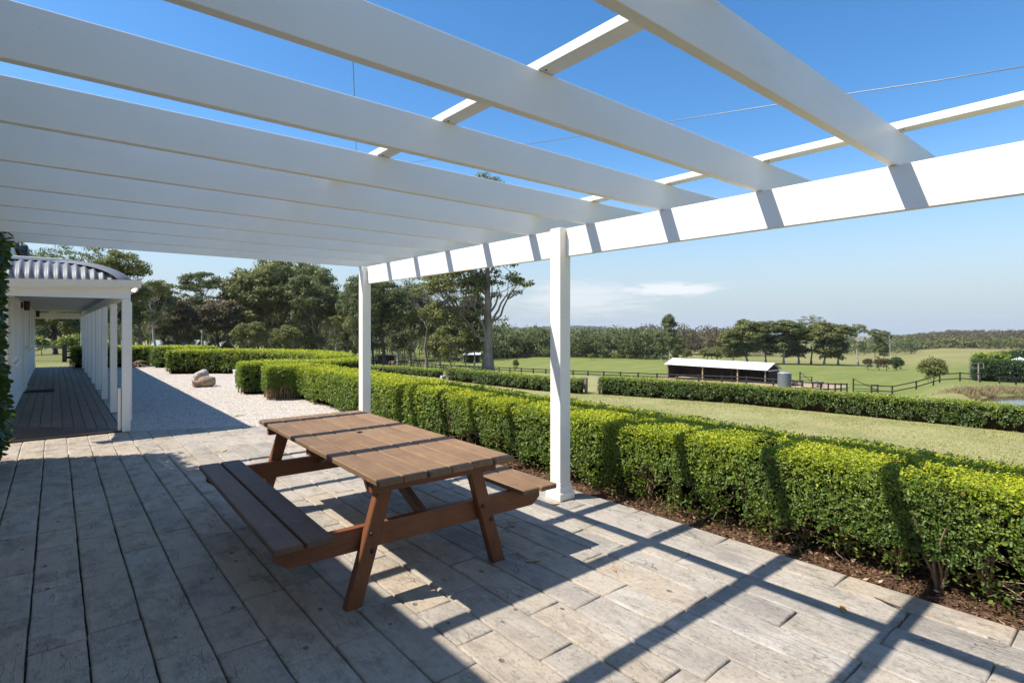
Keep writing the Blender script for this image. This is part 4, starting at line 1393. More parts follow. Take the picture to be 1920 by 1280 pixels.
# ---------------------------------------------------------------- tree kinds (built once, then copied)
P_DOME = make_tree(1, 16, .42, [(0, 0, 8.9, 7.0, 7.0, 6.9)], 200, 160, .40, M_GUM, M_BARK, (1.05, 1.8), .68, limbs=8, low=.2, limb=.34)
P_DOME2 = make_tree(2, 16, .38, [(0.6, 0, 8.9, 6.2, 6.2, 6.6), (-2.5, 1, 6.5, 4.0, 4.0, 3.8)], 170, 160, .40, M_GUMB, M_BARK, (1.0, 1.75), .66, limbs=7, low=.2, limb=.34)
P_TALL = make_tree(3, 18, .36, [(0, 0, 13.6, 4.6, 4.6, 3.9), (1.5, -1, 9.5, 3.6, 3.6, 2.6)], 95, 170, .36, M_GUM, M_BARK, (.9, 1.7), .5, limbs=6, low=.34, limb=.36)
P_TALL2 = make_tree(4, 18, .34, [(0.5, 0, 14.5, 4.6, 4.4, 2.8), (-2.2, 1.2, 10.8, 3.2, 3.2, 2.2), (2.0, -.6, 7.6, 2.8, 2.8, 2.0)], 84, 170, .34, M_GUMB, M_PALEBARK, (.85, 1.55), .45, limbs=6, low=.3, limb=.36)
P_SPARSE = make_tree(5, 15, .24, [(0, 0, 11.2, 4.6, 4.6, 3.6)], 80, 60, .24, M_GUMB, M_BARK, (.6, 1.1), .45, limbs=8, low=.34, bare=.35, limb=.4)
P_RUSSET = make_tree(6, 14, .28, [(0, 0, 7.4, 3.9, 3.9, 6.2)], 150, 140, .36, M_GUMR, M_DARKBARK, (.75, 1.35), .65, limbs=8, low=.12, limb=.34)
P_PALE = make_tree(8, 14, .28, [(0, 0, 10.8, 3.9, 3.9, 3.0), (0, 0, 6.0, 3.0, 3.0, 2.0)], 56, 95, .30, M_GUM, M_PALEBARK, (.6, 1.15), .5, limbs=8, low=.22, limb=.5)
P_LEAN = make_tree(9, 15, .34, [(-1.6, 0, 10.2, 4.8, 4.8, 4.6), (1.8, 0, 7.8, 3.4, 3.4, 2.8), (-3.6, 0, 6.4, 2.4, 2.4, 2.0)], 150, 160, .36, M_GUMB, M_DARKBARK, (.85, 1.6), .55, limbs=7, low=.3, lean=(-2.4, 0), limb=.36)
P_YOUNG = make_tree(10, 9, .18, [(0, 0, 5.6, 3.1, 3.1, 3.1)], 75, 130, .32, M_GUM, M_BARK, (.6, 1.15), .65, limbs=6, low=.28, lean=(-.9, 0))
P_COPSE = make_tree(11, 13, .22, [(0, 0, 7.6, 3.5, 3.5, 5.2), (.8, .4, 3.6, 2.8, 2.8, 2.8)], 150, 120, .40, M_GUM, M_PALEBARK, (.8, 1.4), .65, limbs=6, low=.16, limb=.34)
P_COPSE2 = make_tree(12, 13, .20, [(0, 0, 9.6, 3.0, 3.0, 3.2), (-.8, .5, 5.2, 2.6, 2.6, 3.4)], 120, 120, .38, M_GUMB, M_PALEBARK, (.75, 1.35), .58, limbs=6, low=.2, limb=.36)
P_DEAD = make_tree(13, 10, .14, [(0, 0, 7.2, 2.2, 2.2, 2.4)], 22, 4, .2, M_GUMR, M_PALEBARK, (.3, .4), .5, limbs=6, low=.3, bare=1.0, name='dead_tree')
P_GIANT = make_tree(14, 32, .80, [(-5.6, 0, 12.6, 5.4, 4.6, 5.0), (-1.0, 1, 13.2, 3.6, 3.6, 3.6), (-3.0, -1, 18.5, 5.0, 4.8, 3.6), (4.4, 0, 13.6, 2.2, 2.2, 2.0), (2.2, .6, 17.6, 2.6, 2.6, 2.0), (-7.5, 0, 8.2, 3.4, 3.4, 2.6), (-.6, 0, 26.5, 3.4, 3.4, 4.4)],
                    290, 115, .35, M_GUM, M_BARK, (.75, 1.6), .5, limbs=11, low=.14, bare=.10, wander=.006, limb=.27)
P_BUSH = make_tree(15, 4, .10, [(0, 0, 2.0, 1.9, 1.9, 1.85)], 120, 110, .22, M_GUM, M_DARKBARK, (.45, .75), .8, limbs=6, low=.06, name='round_bush')
P_BRIGHT = make_tree(16, 2, .04, [(0, 0, 1.1, .8, .8, .85)], 30, 70, .18, M_SHRUB, M_DARKBARK, (.28, .5), .8, limbs=4, low=.06, name='bright_shrub')
P_DBUSH = make_tree(17, 4, .12, [(0, 0, 1.95, 2.1, 2.1, 1.85)], 120, 130, .20, M_DARKLEAF, M_DARKBARK, (.45, .8), .85, limbs=6, low=.05, name='dark_bush')

def tree_at(proto, u, D, vtop, label, group=None, rot=None, sx=1.0, cat='tree', name=None, face=False):
    p = at_depth(u, D)
    H = EYE + (V0 - vtop) / FPX * D - p.z
    rz = -YAW if face else (rot if rot is not None else (u * 0.731) % 6.283)
    return put_tree(proto, p, H, label, cat, group, rz, sx, name)

GT = 'gum trees beyond the hedges'
tree_at(P_GIANT, 915, 90, 318, 'giant gum with a massive grey trunk rising above the pergola beam', GT, face=True)
tree_at(P_TALL, 14, 52, 446, 'leafy gum showing above the dark gutter at the creeper', GT)
tree_at(P_SPARSE, 102, 66, 462, 'thin crowned gum rising over the left part of the curved roof', GT)
tree_at(P_SPARSE, 158, 70, 452, 'bare twigged gum rising over the middle of the curved roof', GT, 2.2)
tree_at(P_TALL, 222, 62, 468, 'flat topped gum beside the rolled end of the curved roof', GT, 1.0)
tree_at(P_DOME2, 262, 74, 522, 'dark bushy gum just right of the gutter end', GT, 0.5)
tree_at(P_PALE, 292, 66, 522, 'gum with bare white limbs between dark crowns above the farthest hedge', GT, 2.0)
tree_at(P_RUSSET, 332, 84, 546, 'russet narrow tree in front of the sheds', GT, .8)
tree_at(P_TALL2, 383, 92, 506, 'tall umbrella shaped gum standing clear to the left of the domed grove', GT, 1.7)
tree_at(P_RUSSET, 410, 88, 552, 'russet broad tree at the left foot of the domed grove', GT, 2.8, 1.25)
tree_at(P_DOME2, 450, 100, 528, 'left shoulder tree of the domed grove', GT, .2, .95)
tree_at(P_DOME, 500, 98, 490, 'domed gum at the top left of the grove', GT, 0.0, .92)
tree_at(P_DOME, 556, 104, 484, 'tallest domed gum in the middle of the grove', GT, 1.9, .85)
tree_at(P_DOME2, 598, 96, 500, 'dark domed gum at the right side of the grove', GT, 3.0, .82)
tree_at(P_YOUNG, 470, 80, 600, 'small olive tree under the left side of the domed grove', GT, 1.1)
tree_at(P_YOUNG, 534, 84, 606, 'small olive tree under the middle of the domed grove', GT, 2.6)
tree_at(P_PALE, 632, 92, 588, 'low pale branched tree between the grove and the far pergola post', GT, 1.2)
tree_at(P_TALL, 650, 112, 548, 'gum filling the gap left of the far pergola post', GT, 2.4, 1.1)
tree_at(P_DOME2, 676, 86, 512, 'tall dark gum behind the far pergola post', GT, 1.5, .6)
tree_at(P_LEAN, 722, 92, 512, 'dark gum leaning left above the black shed and horse', GT, face=True)
tree_at(P_DOME2, 770, 118, 530, 'broad gum half way between the leaning gum and the giant one', GT, 2.2, .8)
tree_at(P_SPARSE, 800, 100, 512, 'loose crowned gum left of the giant trunk', GT, .4, 1.1)
tree_at(P_YOUNG, 846, 88, 606, 'small yellowish gum with a slanting trunk beside the car', GT, face=True, sx=1.1)
tree_at(P_COPSE2, 873, 104, 568, 'slim pale trunk left of the white roofed shelter', GT, 1.4, .8)
tree_at(P_COPSE2, 889, 102, 552, 'slim pale trunk in front of the white roofed shelter', GT, 2.0, .8)
SECOND = ['shaded gum showing between the white limbed gum and the umbrella shaped one', 'shaded gum at the back of the left shoulder of the grove', 'shaded gum behind the top left dome of the grove', 'shaded gum behind the small olive tree under the grove',
          'shaded gum behind the tallest dome of the grove', 'shaded gum behind the dark right side of the grove', 'shaded gum just right of the far pergola post', 'shaded gum behind the crown of the leaning gum',
          'shaded gum behind the small yellowish gum with slanting trunk', 'shaded gum right beside the veranda gutter end', 'shaded gum behind the long pale roofed shed', 'shaded gum just left of the far pergola post']
for i, (u, D, vt) in enumerate([(352, 104, 560), (428, 118, 565), (484, 122, 560), (524, 120, 570), (574, 126, 560), (618, 124, 570), (700, 130, 560), (745, 138, 560), (826, 136, 562), (240, 92, 560), (308, 98, 575), (660, 130, 575)]):
    tree_at((P_COPSE, P_TALL, P_RUSSET, P_COPSE2)[i % 4], u, D, vt, SECOND[i], 'gums in the second row', i * 1.3, .95)
# trees seen through the end of the veranda
tree_at(P_DOME2, 58, 62, 520, 'dark tree seen through the far end of the veranda, left part', GT, 1.0, 1.1)
tree_at(P_RUSSET, 104, 66, 540, 'brownish tree seen through the far end of the veranda, middle', GT, 2.0, 1.3)
tree_at(P_COPSE, 141, 58, 520, 'pale trunked tree seen beside the last veranda posts', GT, .3)
for i, (u, D, vt, sx) in enumerate([(78, 46, 634, 1.2), (122, 44, 632, 1.3), (140, 45, 629, 1.2), (180, 46, 640, 1.3), (205, 47, 642, 1.2)]):
    tree_at(P_BRIGHT, u, D, vt, 'bright green shrub beyond the black gate, ' + ORD[i] + ' from the left', 'shrubs beyond the black gate', i * 1.1, sx, 'shrub')

# the copse on the paddock, the lone gum, the bushes
GC = 'gums of the paddock copse'
CO = [(1374, 148, 614, 'left end gum of the paddock copse', P_COPSE, 1.0), (1402, 150, 598, 'broad gum second from the left end of the copse', P_COPSE, 1.15), (1436, 153, 602, 'gum in the copse above the left part of the shelter roof', P_COPSE2, 1.1),
      (1470, 150, 600, 'gum with pale limbs in the copse above the water tank', P_COPSE2, 1.2), (1498, 154, 606, 'gum in the copse right of the water tank', P_COPSE, 1.1), (1521, 158, 589, 'tallest thin topped gum of the copse', P_SPARSE, .8),
      (1545, 150, 602, 'dense gum right of the tallest thin gum', P_COPSE, 1.1), (1572, 152, 608, 'gum at the right end of the dense copse', P_COPSE2, 1.15), (1609, 157, 606, 'gum with a forked trunk just right of the copse', P_PALE, .85),
      (1640, 162, 615, 'flat topped gum between the forked gum and the dead tree', P_TALL2, .75), (1657, 160, 620, 'low gum beside the dead tree', P_COPSE2, .8)]
for i, (u, D, vt, lb, pr, sx) in enumerate(CO):
    tree_at(pr, u, D, vt, lb, GC, i * 1.7 + .4, sx * (1.3 if i < 8 else 1.0))
tree_at(P_DEAD, 1670, 152, 616, 'bare dead tree with pale limbs at the end of the copse', None, .5)
tree_at(P_COPSE2, 1255, 150, 589, 'slender lone gum on the left of the shelter roof', None, 2.4, .62)
tree_at(P_COPSE2, 1240, 156, 622, 'bushy gum at the foot of the slender lone gum', None, 1.0, 1.0)
tree_at(P_COPSE, 1272, 160, 632, 'low dark gum right of the slender lone gum', None, 2.0, 1.0)
tree_at(P_BUSH, 1308, 165, 643, 'round olive tree standing behind the left end of the shelter', 'bush', .4, 1.0, 'bush', 'bush')
for i, (u, D, vt, sx) in enumerate([(1287, 170, 655, 1.0), (1326, 175, 652, 1.2), (1344, 172, 650, 1.2), (1335, 180, 656, 1.2)]):
    tree_at(P_BUSH, u, D, vt, ORD[i] + ' brownish bush on the rise behind the shelter' if False else ['brownish bush left of the round olive tree', 'brownish bush just right of the round olive tree', 'brownish bush at the left foot of the copse', 'farthest brownish bush on the rise'][i], 'brownish bushes on the rise', i * 1.2, sx, 'bush', 'bush')
for i, (u, vt, sx) in enumerate([(1108, 664, 1.4), (1127, 667, 1.0), (1149, 666, .8), (1159, 663, 1.6), (1178, 666, 1.0), (1241, 669, 1.2), (1282, 670, 1.3)]):
    tree_at(P_BRIGHT, u, 158, vt, ORD[i] + ' yellow green shrub from the left along the far wood', 'yellow green shrubs along the wood', i * 1.4, sx, 'shrub', 'shrub')
for i, (u, vt) in enumerate([(1211, 667), (1224, 666), (1266, 666)]):
    tree_at(P_BUSH, u, 160, vt, ORD[i] + ' grey green bush from the left along the far wood', 'grey bushes along the wood', i * 1.9, .7, 'bush', 'bush')
tree_at(P_DBUSH, 1709, 118, 658, 'large round dark bush on the open paddock', None, .3, 1.0, 'bush', 'bush')
tree_at(P_DBUSH, 1681, 122, 669, 'small dark bush left of the large round one', None, 1.4, .8, 'bush', 'bush')
for i, u in enumerate((1628, 1648, 1662)):
    tree_at(P_RUSSET, u, 120, 670, ORD[i] + ' brown leaved shrub from the left under the copse end', 'brown shrubs under the copse', i * 1.6, 1.3, 'shrub', 'shrub')
tree_at(P_BUSH, 1750, 60, 671, 'dense round young tree behind the black rails at the dam', None, .9, .85, 'tree')
tree_at(P_YOUNG, 967, 98, 672, 'small dark sapling on the grass right of the giant gum', None, 0.2, .5, 'tree')

# ---------------------------------------------------------------- woods too far to count
frg = np.random.default_rng(77)
def wood(name, spots, hts, mat, q, leaf, kind='stuff', trunks=True, bark=None, wide=.34, lowc=.12):
    """spots (n,2); one joined mass of crowns"""
    parts = []
    tv = MB()
    z0 = ground_z(spots[:, 0], spots[:, 1])
    for (x, y), z, h in zip(spots, z0, hts):
        nc = 9
        c = np.stack([frg.normal(size=nc) * h * wide * .62, frg.normal(size=nc) * h * wide * .62, h * frg.uniform(lowc, .86, nc)], 1)
        r = h * frg.uniform(.14, .25, nc)
        d = unit(frg.normal(size=(nc, q, 3)))
        d[:, :, 2] = np.where(frg.random((nc, q)) < .7, np.abs(d[:, :, 2]), d[:, :, 2])
        P = (c[:, None] + d * (frg.random((nc, q, 1)) ** .4) * r[:, None, None] * np.array((1, 1, .75))).reshape(-1, 3) + np.array((x, y, z))
        tn = np.clip(np.repeat(np.clip(.45 + frg.normal(size=nc) * .2, .05, .95), q) + frg.normal(size=nc * q) * .07, 0, 1)
        fc = unit(d.reshape(-1, 3) + frg.normal(size=P.shape) * .6 + np.array((0, 0, .2)))
        dl = frg.normal(size=P.shape)
        dl = unit(dl - fc * (dl * fc).sum(1, keepdims=True) * .85)
        parts.append(leaf_quads(P, dl, leaf * frg.uniform(.7, 1.3, len(P)), frg, .8, False, tn, fc))
        if trunks and frg.random() < .5:
            tv.tube([(x, y, z - .3), (x + frg.normal() * .2, y + frg.normal() * .2, z + h * .75)], [h * .012, h * .006], 4, False)
    v, f, t = join(parts)
    o = tag(link(name, np_mesh(name, v, f, mat, t)), kind=kind)
    if trunks:
        tr = tv.build('trunks', bark or M_PALEBARK, o); tag(tr, kind=kind)
    return o
def scatter(u0, u1, d0, d1, n):
    D = np.sqrt(frg.uniform(d0 ** 2, d1 ** 2, n)); u = frg.uniform(u0, u1, n)
    xc = (u - U0) / FPX * D
    return np.stack([SY * D + CY * xc, CY * D - SY * xc], 1)
wood('far_wood', scatter(905, 1250, 172, 220, 300), frg.uniform(6.0, 11.5, 300), M_GUMB, 36, .6)
wood('left_wood', scatter(-60, 930, 165, 215, 430), frg.uniform(9, 16, 430), M_GUMB, 26, .65, bark=M_BARK, lowc=.30)
wood('ridge_wood', scatter(1180, 1440, 265, 310, 110), frg.uniform(11, 16, 110), M_GUMR, 20, .9)
wood('middle_wood', scatter(1020, 1720, 330, 420, 240), frg.uniform(9, 13, 240), M_GUMB, 16, .9, trunks=False)
wood('hill_wood', scatter(1640, 2080, 440, 800, 1150), frg.uniform(8, 13, 1150), M_GUMR, 22, 1.1, trunks=False, wide=.40)
wood('hill_wood_edge', scatter(1640, 2080, 425, 460, 130), frg.uniform(7, 11, 130), M_GUM, 16, 1.1, trunks=False)

# distant blue ridge
hv, hf = [], []
us = np.linspace(560, 1420, 60)
def ridge_v(u): return np.interp(u, [560, 760, 960, 1020, 1075, 1110, 1140, 1190, 1240, 1290, 1420], [617, 616, 615, 612, 610.0, 611.2, 613.5, 616, 619.5, 622, 624]) 
for k, (D, fz) in enumerate([(2100, 0.0), (2350, .62), (2600, 1.0), (3000, .4)]):
    for u in us:
        xc = (u - U0) / FPX * D
        x, y = SY * D + CY * xc, CY * D - SY * xc
        zt = EYE + (V0 - ridge_v(u)) / FPX * 2600
        hv.append((x, y, -110 + (zt + 110) * fz + 1.2 * math.sin(u * .21) * fz))
for k in range(3):
    for i in range(59):
        hf.append((k * 60 + i, k * 60 + i + 1, (k + 1) * 60 + i + 1, (k + 1) * 60 + i))
def m_hills():
    q = NT('wooded_ridge')
    n = q.noise(q.world(), .03, 6, .7)
    return q.pbr(q.mix(q.rng(n, .35, .65), (0.032, 0.045, 0.024), (0.075, 0.085, 0.04)), .95, .1, q.bump(n, 1.0, 8.0))
tag(MB().add(hv, hf, True).build('hills', m_hills()), kind='structure')

# ---------------------------------------------------------------- fences
def fence(label, pts, rails, ph, ps=.13, rh=.13, rt=.05, group='black timber fences of the paddocks', name='paddock_fence', mat=None, rail=True):
    """pts: post positions on the ground; rails: heights"""
    base = Vector((*pts[0], gz1(*pts[0])))
    fo_ = thing(name, label, 'fence', base, 0, group)
    mt = mat or M_FENCE
    post_me = MB().box((-ps / 2, -ps / 2, -.35), (ps / 2, ps / 2, ph), .012).mesh('post', mt)
    P = [Vector((x, y, gz1(x, y))) for x, y in pts]
    for p in P:
        link('post', post_me, fo_, p - base)
    for a, b in zip(P, P[1:]):
        d = (b - a); d.z = 0; d.normalize()
        side = Vector((-d.y, d.x, 0)) * (ps / 2 + rt / 2)
        if side.dot(a) > 0: side = -side
        for h in rails:
            mid = (a + b) / 2
            m = MB().bar(a + side + Vector((0, 0, h)) - mid, b + side + Vector((0, 0, h)) - mid, rt, rh)
            m.build('rail', mt, fo_, mid - base)
    return fo_
fence('long black two railed fence running past the horse shelter and behind the lawn hedges', [(78, y) for y in np.arange(32.2, 150, 3.9)], (.62, 1.12), 1.28, .20, .17, .06)
fence('thin far black fence crossing the paddock behind the giant gum', [tuple(at_depth(u, 165 + (u - 690) * .03)[:2]) for u in np.arange(690, 1050, 16)], (.5, .9, 1.2), 1.3, .2, .15)
fence('nearer black fence below the horse, behind the left lawn hedge', [tuple(at_depth(u, 108)[:2]) for u in np.arange(680, 925, 26)], (.6, 1.1), 1.25, .16, .14)
fence('black yard fence of close posts right of the water tank', [tuple(at_depth(u, 72)[:2]) for u in (1505, 1524, 1539, 1553, 1566, 1577, 1588)], (.35, 1.05), 1.15, .15)
fence('black rails running to the dam bank behind the round young tree', [tuple(at_depth(u, D)[:2]) for u, D in ((1634, 71), (1673, 70), (1718, 69), (1762, 68), (1800, 67), (1838, 66))], (.35, 1.0), 1.1, .15)
def gate(label, u0, u1, D, h):
    a, b = at_depth(u0, D), at_depth(u1, D)
    g = thing('farm_gate', label, 'gate', a, 0, 'black farm gates')
    Z = lambda p, z: p - a + Vector((0, 0, z))
    for p, hh in ((a, h + .75), (b, h)):
        MB().bar(Z(p, -.3), Z(p, hh), .14, .14, (1, 0, 0)).build('gate_post', M_FENCE, g)
    for z in (.25, .55, h - .08):
        MB().bar(Z(a, z), Z(b, z), .05, .07).build('gate_rail', M_FENCE, g)
    MB().bar(Z(a, h + .65), Z(b, .35), .05, .07).build('gate_brace', M_FENCE, g)
gate('black gate with a tall hinge post and brace right of the close fence posts', 1600, 1646, 71, 1.15)
gate('black gate with a tall hinge post right behind the water tank', 1500, 1522, 84, 1.1)
# black gate beyond the veranda end
ga = at_depth(121, 26.0); gb = at_depth(230, 27.5)
g = thing('garden_gate', 'black timber gate and post seen through the end of the veranda', 'gate', ga)
MB().box((-.09, -.09, -.2), (.09, .09, .84), .01).build('gate_post', M_FENCE, g)
for z in (.20, .50):
    MB().bar(Vector((0, 0, z)), gb - ga + Vector((0, 0, z)), .05, .09).build('gate_rail', M_FENCE, g)
MB().bar(Vector((0, 0, .20)), (gb - ga) * .5 + Vector((0, 0, .50)), .05, .08).build('gate_brace', M_FENCE, g)
gl = at_depth(40, 27.0)
MB().bar(Vector((0, 0, .66)), gl - ga + Vector((0, 0, .80)), .06, .11).build('gate_rail', M_FENCE, g)

# ---------------------------------------------------------------- horse shelter, tank, yard
M_WROOF = plain('white_roof_sheet', (0.72, 0.72, 0.71), 0.5, 0.4, 0.0, 0.05)
M_SHEDWALL = plain('dark_shed_wall', (0.035, 0.022, 0.016), 0.8, 0.2, 0, 0.3)
M_POSTY = plain('raw_timber_post', (0.42, 0.31, 0.18), 0.8, 0.2)
SX, SY0, SY1, SDX = 81.5, 38.8, 56.0, 4.3
sz = gz1(83, 45) - .05
def yard_patch(name, x0, x1, y0, y1, mat):
    xs = np.linspace(x0, x1, 10); ys = np.linspace(y0, y1, 14)
    A, B = np.meshgrid(xs, ys, indexing='ij')
    Z = ground_z(A, B) + .05
    k = (np.arange(9)[:, None] * 14 + np.arange(13)[None, :]).ravel()
    tag(link(name, np_mesh(name, np.stack([A.ravel(), B.ravel(), Z.ravel()], 1), np.stack([k, k + 14, k + 15, k + 1], 1), mat, smooth=True)), kind='structure')
yard_patch('dirt_yard', 74.5, 90, 30, 59, plain('sandy_dirt', (0.37, 0.27, 0.175), .95, .1, 0, .2, 2))
sh = thing('horse_shelter', 'long low open fronted horse shelter with a white roof', 'shelter', (SX, 47, sz))
def sp(name, lo, hi, mat, b=.0, loc=None):
    lo, hi = Vector(lo), Vector(hi); c = (lo + hi) / 2
    return MB().box(lo - c, hi - c, b).build(name, mat, sh, c - Vector((SX, 47, sz)))
sp('back_wall', (SX + SDX - .08, SY0, sz), (SX + SDX, SY1, sz + 2.4), M_SHEDWALL)
sp('end_wall', (SX + .9, SY0, sz), (SX + SDX - .085, SY0 + .08, sz + 2.35), M_SHEDWALL)
sp('end_wall', (SX + .1, SY1 - .08, sz), (SX + SDX - .085, SY1, sz + 2.35), M_SHEDWALL)
sp('partition', (SX + .3, 44.4, sz), (SX + SDX - .1, 44.48, sz + 2.2), M_SHEDWALL)
for y, mt in ((SY0 + .06, M_GREYWOOD), (43.2, M_POSTY), (49.2, M_POSTY), (SY1 - .2, M_GREYWOOD)):
    sp('post', (SX, y, sz - .3), (SX + .16, y + .16, sz + 2.36), mt)
ez, rz_ = sz + 2.36, sz + 3.35
m = MB()
for (xa, za, xb, zb) in ((SX - .45, ez - .02, SX + SDX / 2, rz_), (SX + SDX + .4, ez - .02, SX + SDX / 2, rz_)):
    m = MB()
    yy0, yy1 = SY0 - .35, SY1 + .35
    nr = 60
    vs, fs = [], []
    for i in range(nr + 1):
        y = yy0 + (yy1 - yy0) * i / nr
        w = .02 if i % 2 else 0
        vs += [(xa - SX, y - 47, za + w - sz), (xb - SX, y - 47, zb + w - sz)]
    fs = [(2 * i, 2 * i + 2, 2 * i + 3, 2 * i + 1) for i in range(nr)]
    m.add(vs, fs)
    m.build('roof', M_WROOF, sh)
m = MB().add([(SX + .1 - SX, SY0 - 46.96, 2.36), (SDX - .1, SY0 - 46.96, 2.36), (SDX / 2, SY0 - 46.96, 3.28)], [(0, 1, 2)])
m.build('gable', M_SHEDWALL, sh)
sp('gutter', (SX + .05, SY0 - .42, ez - .16), (SX + SDX, SY0 - .33, ez - .02), M_WROOF)
tk = at_depth(1471, 76.0)
t_ = thing('water_tank', 'round grey corrugated water tank at the end of the horse shelter', 'tank', tk)
pr = [(0, 0), (.86, 0)]
for i in range(26): pr.append((.86 + (.025 if i % 2 else 0), .05 + i * .078))
MB().lathe(pr, 28).build('tank_body', plain('grey_tank_sheet', (0.17, 0.18, 0.20), .45, .5, .3, .08), t_)
MB().lathe([(.9, 2.06), (.86, 2.12), (.3, 2.26), (0, 2.28)], 28).build('tank_lid', plain('tank_lid', (0.34, 0.35, 0.37), .45, .5, .3, .08), t_)
for i, (u, D, lb) in enumerate(((1486, 80, 'grey trough beside the water tank'), (1533, 79, 'low grey trough behind the close fence posts'))):
    p = at_depth(u, D)
    tr_ = thing('trough', lb, 'trough', p, 0)
    m = MB()
    m.box((-1.1, -.4, .35), (1.1, -.34, .75)).box((-1.1, .34, .35), (1.1, .4, .75)).box((-1.1, -.335, .35), (-1.04, .335, .75)).box((1.04, -.335, .35), (1.1, .335, .75)).box((-1.035, -.335, .33), (1.035, .335, .40))
    m.build('basin', M_GREYWOOD, tr_)
    for sx in (-.8, .8):
        for sy in (-.28, .28):
            MB().box((sx - .05, sy - .05, -.1), (sx + .05, sy + .05, .33)).build('leg', M_GREYWOOD, tr_)

# timber gateway at the end of the lawn hedge
a, b = at_depth(1099, 32.6), at_depth(1123, 32.4)
g = thing('timber_gateway', 'two weathered posts with a pale top rail in the gap of the lawn hedge', 'gateway', a)
for p in (a, b):
    MB().box((-.07, -.07, -.2), (.07, .07, .95), .01).build('post', M_GREYWOOD, g, p - a)
MB().bar(Vector((0, 0, 1.0)), b - a + Vector((0, 0, 1.0)), .10, .045).build('rail', plain('pale_rail', (0.5, 0.48, 0.45)), g)
p = at_depth(831, 41.0)
o = MB().box((-.2, -.14, -.1), (.2, .14, .26), .03).build('stone_block', plain('pale_block', (0.45, 0.43, 0.38)), loc=p)
tag(o, 'small pale block at the foot of the variegated shrub', 'block')

def shrub_mass(name, label, loc, lobes, n, leaf, mat, rg, group=None):
    s = thing(name, label, 'shrub', loc, 0, group)
    parts = []
    for (x, y, z, rx, rz_) in lobes:
        d = unit(rg.normal(size=(n, 3))); r = rg.random(n) ** .35
        P = np.array((x, y, z)) + d * r[:, None] * np.array((rx, rx, rz_))
        P = P[P[:, 2] > .03]
        parts.append(leaf_quads(P, unit(d[:len(P)] + rg.normal(size=P.shape) * .8), leaf * rg.uniform(.6, 1.3, len(P)), rg, .5, False, np.clip(.5 + rg.normal(size=len(P)) * .25, 0, 1)))
    v, f, t = join(parts)
    tag(link('foliage', np_mesh('foliage', v, f, mat, t), s), kind='stuff')
    m = MB()
    for (x, y, z, rx, rz_) in lobes:
        for _ in range(5):
            m.tube([(x * .4 + rg.normal() * .05, y * .4, -.05), (x + rg.normal() * rx * .4, y + rg.normal() * rx * .4, z)], [.025, .01], 4, False)
    m.build('stems', M_TWIG, s)
    return s
srg = np.random.default_rng(31)
shrub_mass('red_shrub', 'red leaved shrub grown into the long lawn hedge', at_depth(1328, 30.0), [(0, 0, .52, .44, .46), (.30, -.5, .50, .36, .42), (-.2, .45, .42, .34, .38)], 420, .11, M_RED, srg)
shrub_mass('variegated_shrub', 'loose cream and pinkish shrub in the gap between two lawn hedges', at_depth(846, 40.0), [(0, 0, .65, .55, .6), (.35, -.2, .5, .4, .45)], 420, .12, m_leaf('variegated_leaf', [(0.0, (0.07, 0.10, 0.03)), (0.5, (0.24, 0.22, 0.09)), (0.8, (0.42, 0.36, 0.22)), (1.0, (0.42, 0.20, 0.14))]), srg)

# tall dark hedge, umbrella, timber frame and rail at the right
thp = Path([tuple(at_depth(u, D)[:2]) for u, D in ((1826, 76), (1900, 74), (2000, 72))])
th_ = thing('tall_hedge', 'tall dark square hedge beyond the dam', 'hedge', at_depth(1860, 75))
v, f, t = hedge_foliage(thp, 0, thp.L, 1.0, 2.75, .02, 190, .22, srg, False, base=ground_z, lump=.12, lump_s=.9, bot_var=.15, depth=.25, tint_lo=.2, tint_hi=.8)
o = link('foliage', np_mesh('foliage', v, f, M_DARKLEAF, t)); under(th_, o); tag(o, kind='stuff')
under(th_, hedge_core('inner_filler', thp, 0, thp.L, .75, 2.5, .05, None, base=ground_z))
thp2 = Path([tuple(at_depth(u, D)[:2]) for u, D in ((1829, 84), (1885, 83))])
th2 = thing('low_bright_hedge', 'bright green hedge top showing behind the tall dark hedge', 'hedge', at_depth(1850, 84))
v, f, t = hedge_foliage(thp2, 0, thp2.L, 1.0, 3.55, .02, 120, .24, srg, False, base=ground_z, lump=.15, lump_s=.9, bot_var=.15, depth=.25, tint_lo=.4, tint_hi=.9)
o = link('foliage', np_mesh('foliage', v, f, M_PHOT, t)); under(th2, o); tag(o, kind='stuff')
under(th2, hedge_core('inner_filler', thp2, 0, thp2.L, .75, 3.3, .05, None, base=ground_z))
tree_at(P_DBUSH, 1880, 92, 659, 'rounded dark bush behind the bright hedge top', None, .8, 1.1, 'bush', 'bush')
tree_at(P_DBUSH, 1914, 96, 656, 'rounded dark bush behind the white parasol', None, 2.1, 1.0, 'bush', 'bush')
p = at_depth(1912, 80)
um = thing('parasol', 'white pointed parasol top showing over the tall dark hedge', 'parasol', p)
hz = EYE + (V0 - 669.5) / FPX * 80 - p.z
m = MB()
k8 = [(1.75 * math.cos(2 * math.pi * k / 8), 1.75 * math.sin(2 * math.pi * k / 8), hz - .72) for k in range(8)]
m.add(k8 + [(0, 0, hz)], [(k, (k + 1) % 8, 8) for k in range(8)])
m.build('canopy', plain('white_canvas', (0.78, 0.77, 0.74), .8), um)
MB().tube([(0, 0, 0), (0, 0, hz - .05)], .035, 8).build('pole', M_GREYWOOD, um)
a = at_depth(1817, 71.5); b = at_depth(1835, 71.5)
tf = thing('timber_frame', 'weathered frame of two posts and a boxed rail before the tall hedge', 'frame', a)
ax = (b - a); ax.z = 0; ax.normalize()
Z = lambda s_, z: ax * s_ + Vector((0, 0, z))
tops = EYE + (V0 - 681) / FPX * 71.5 - a.z
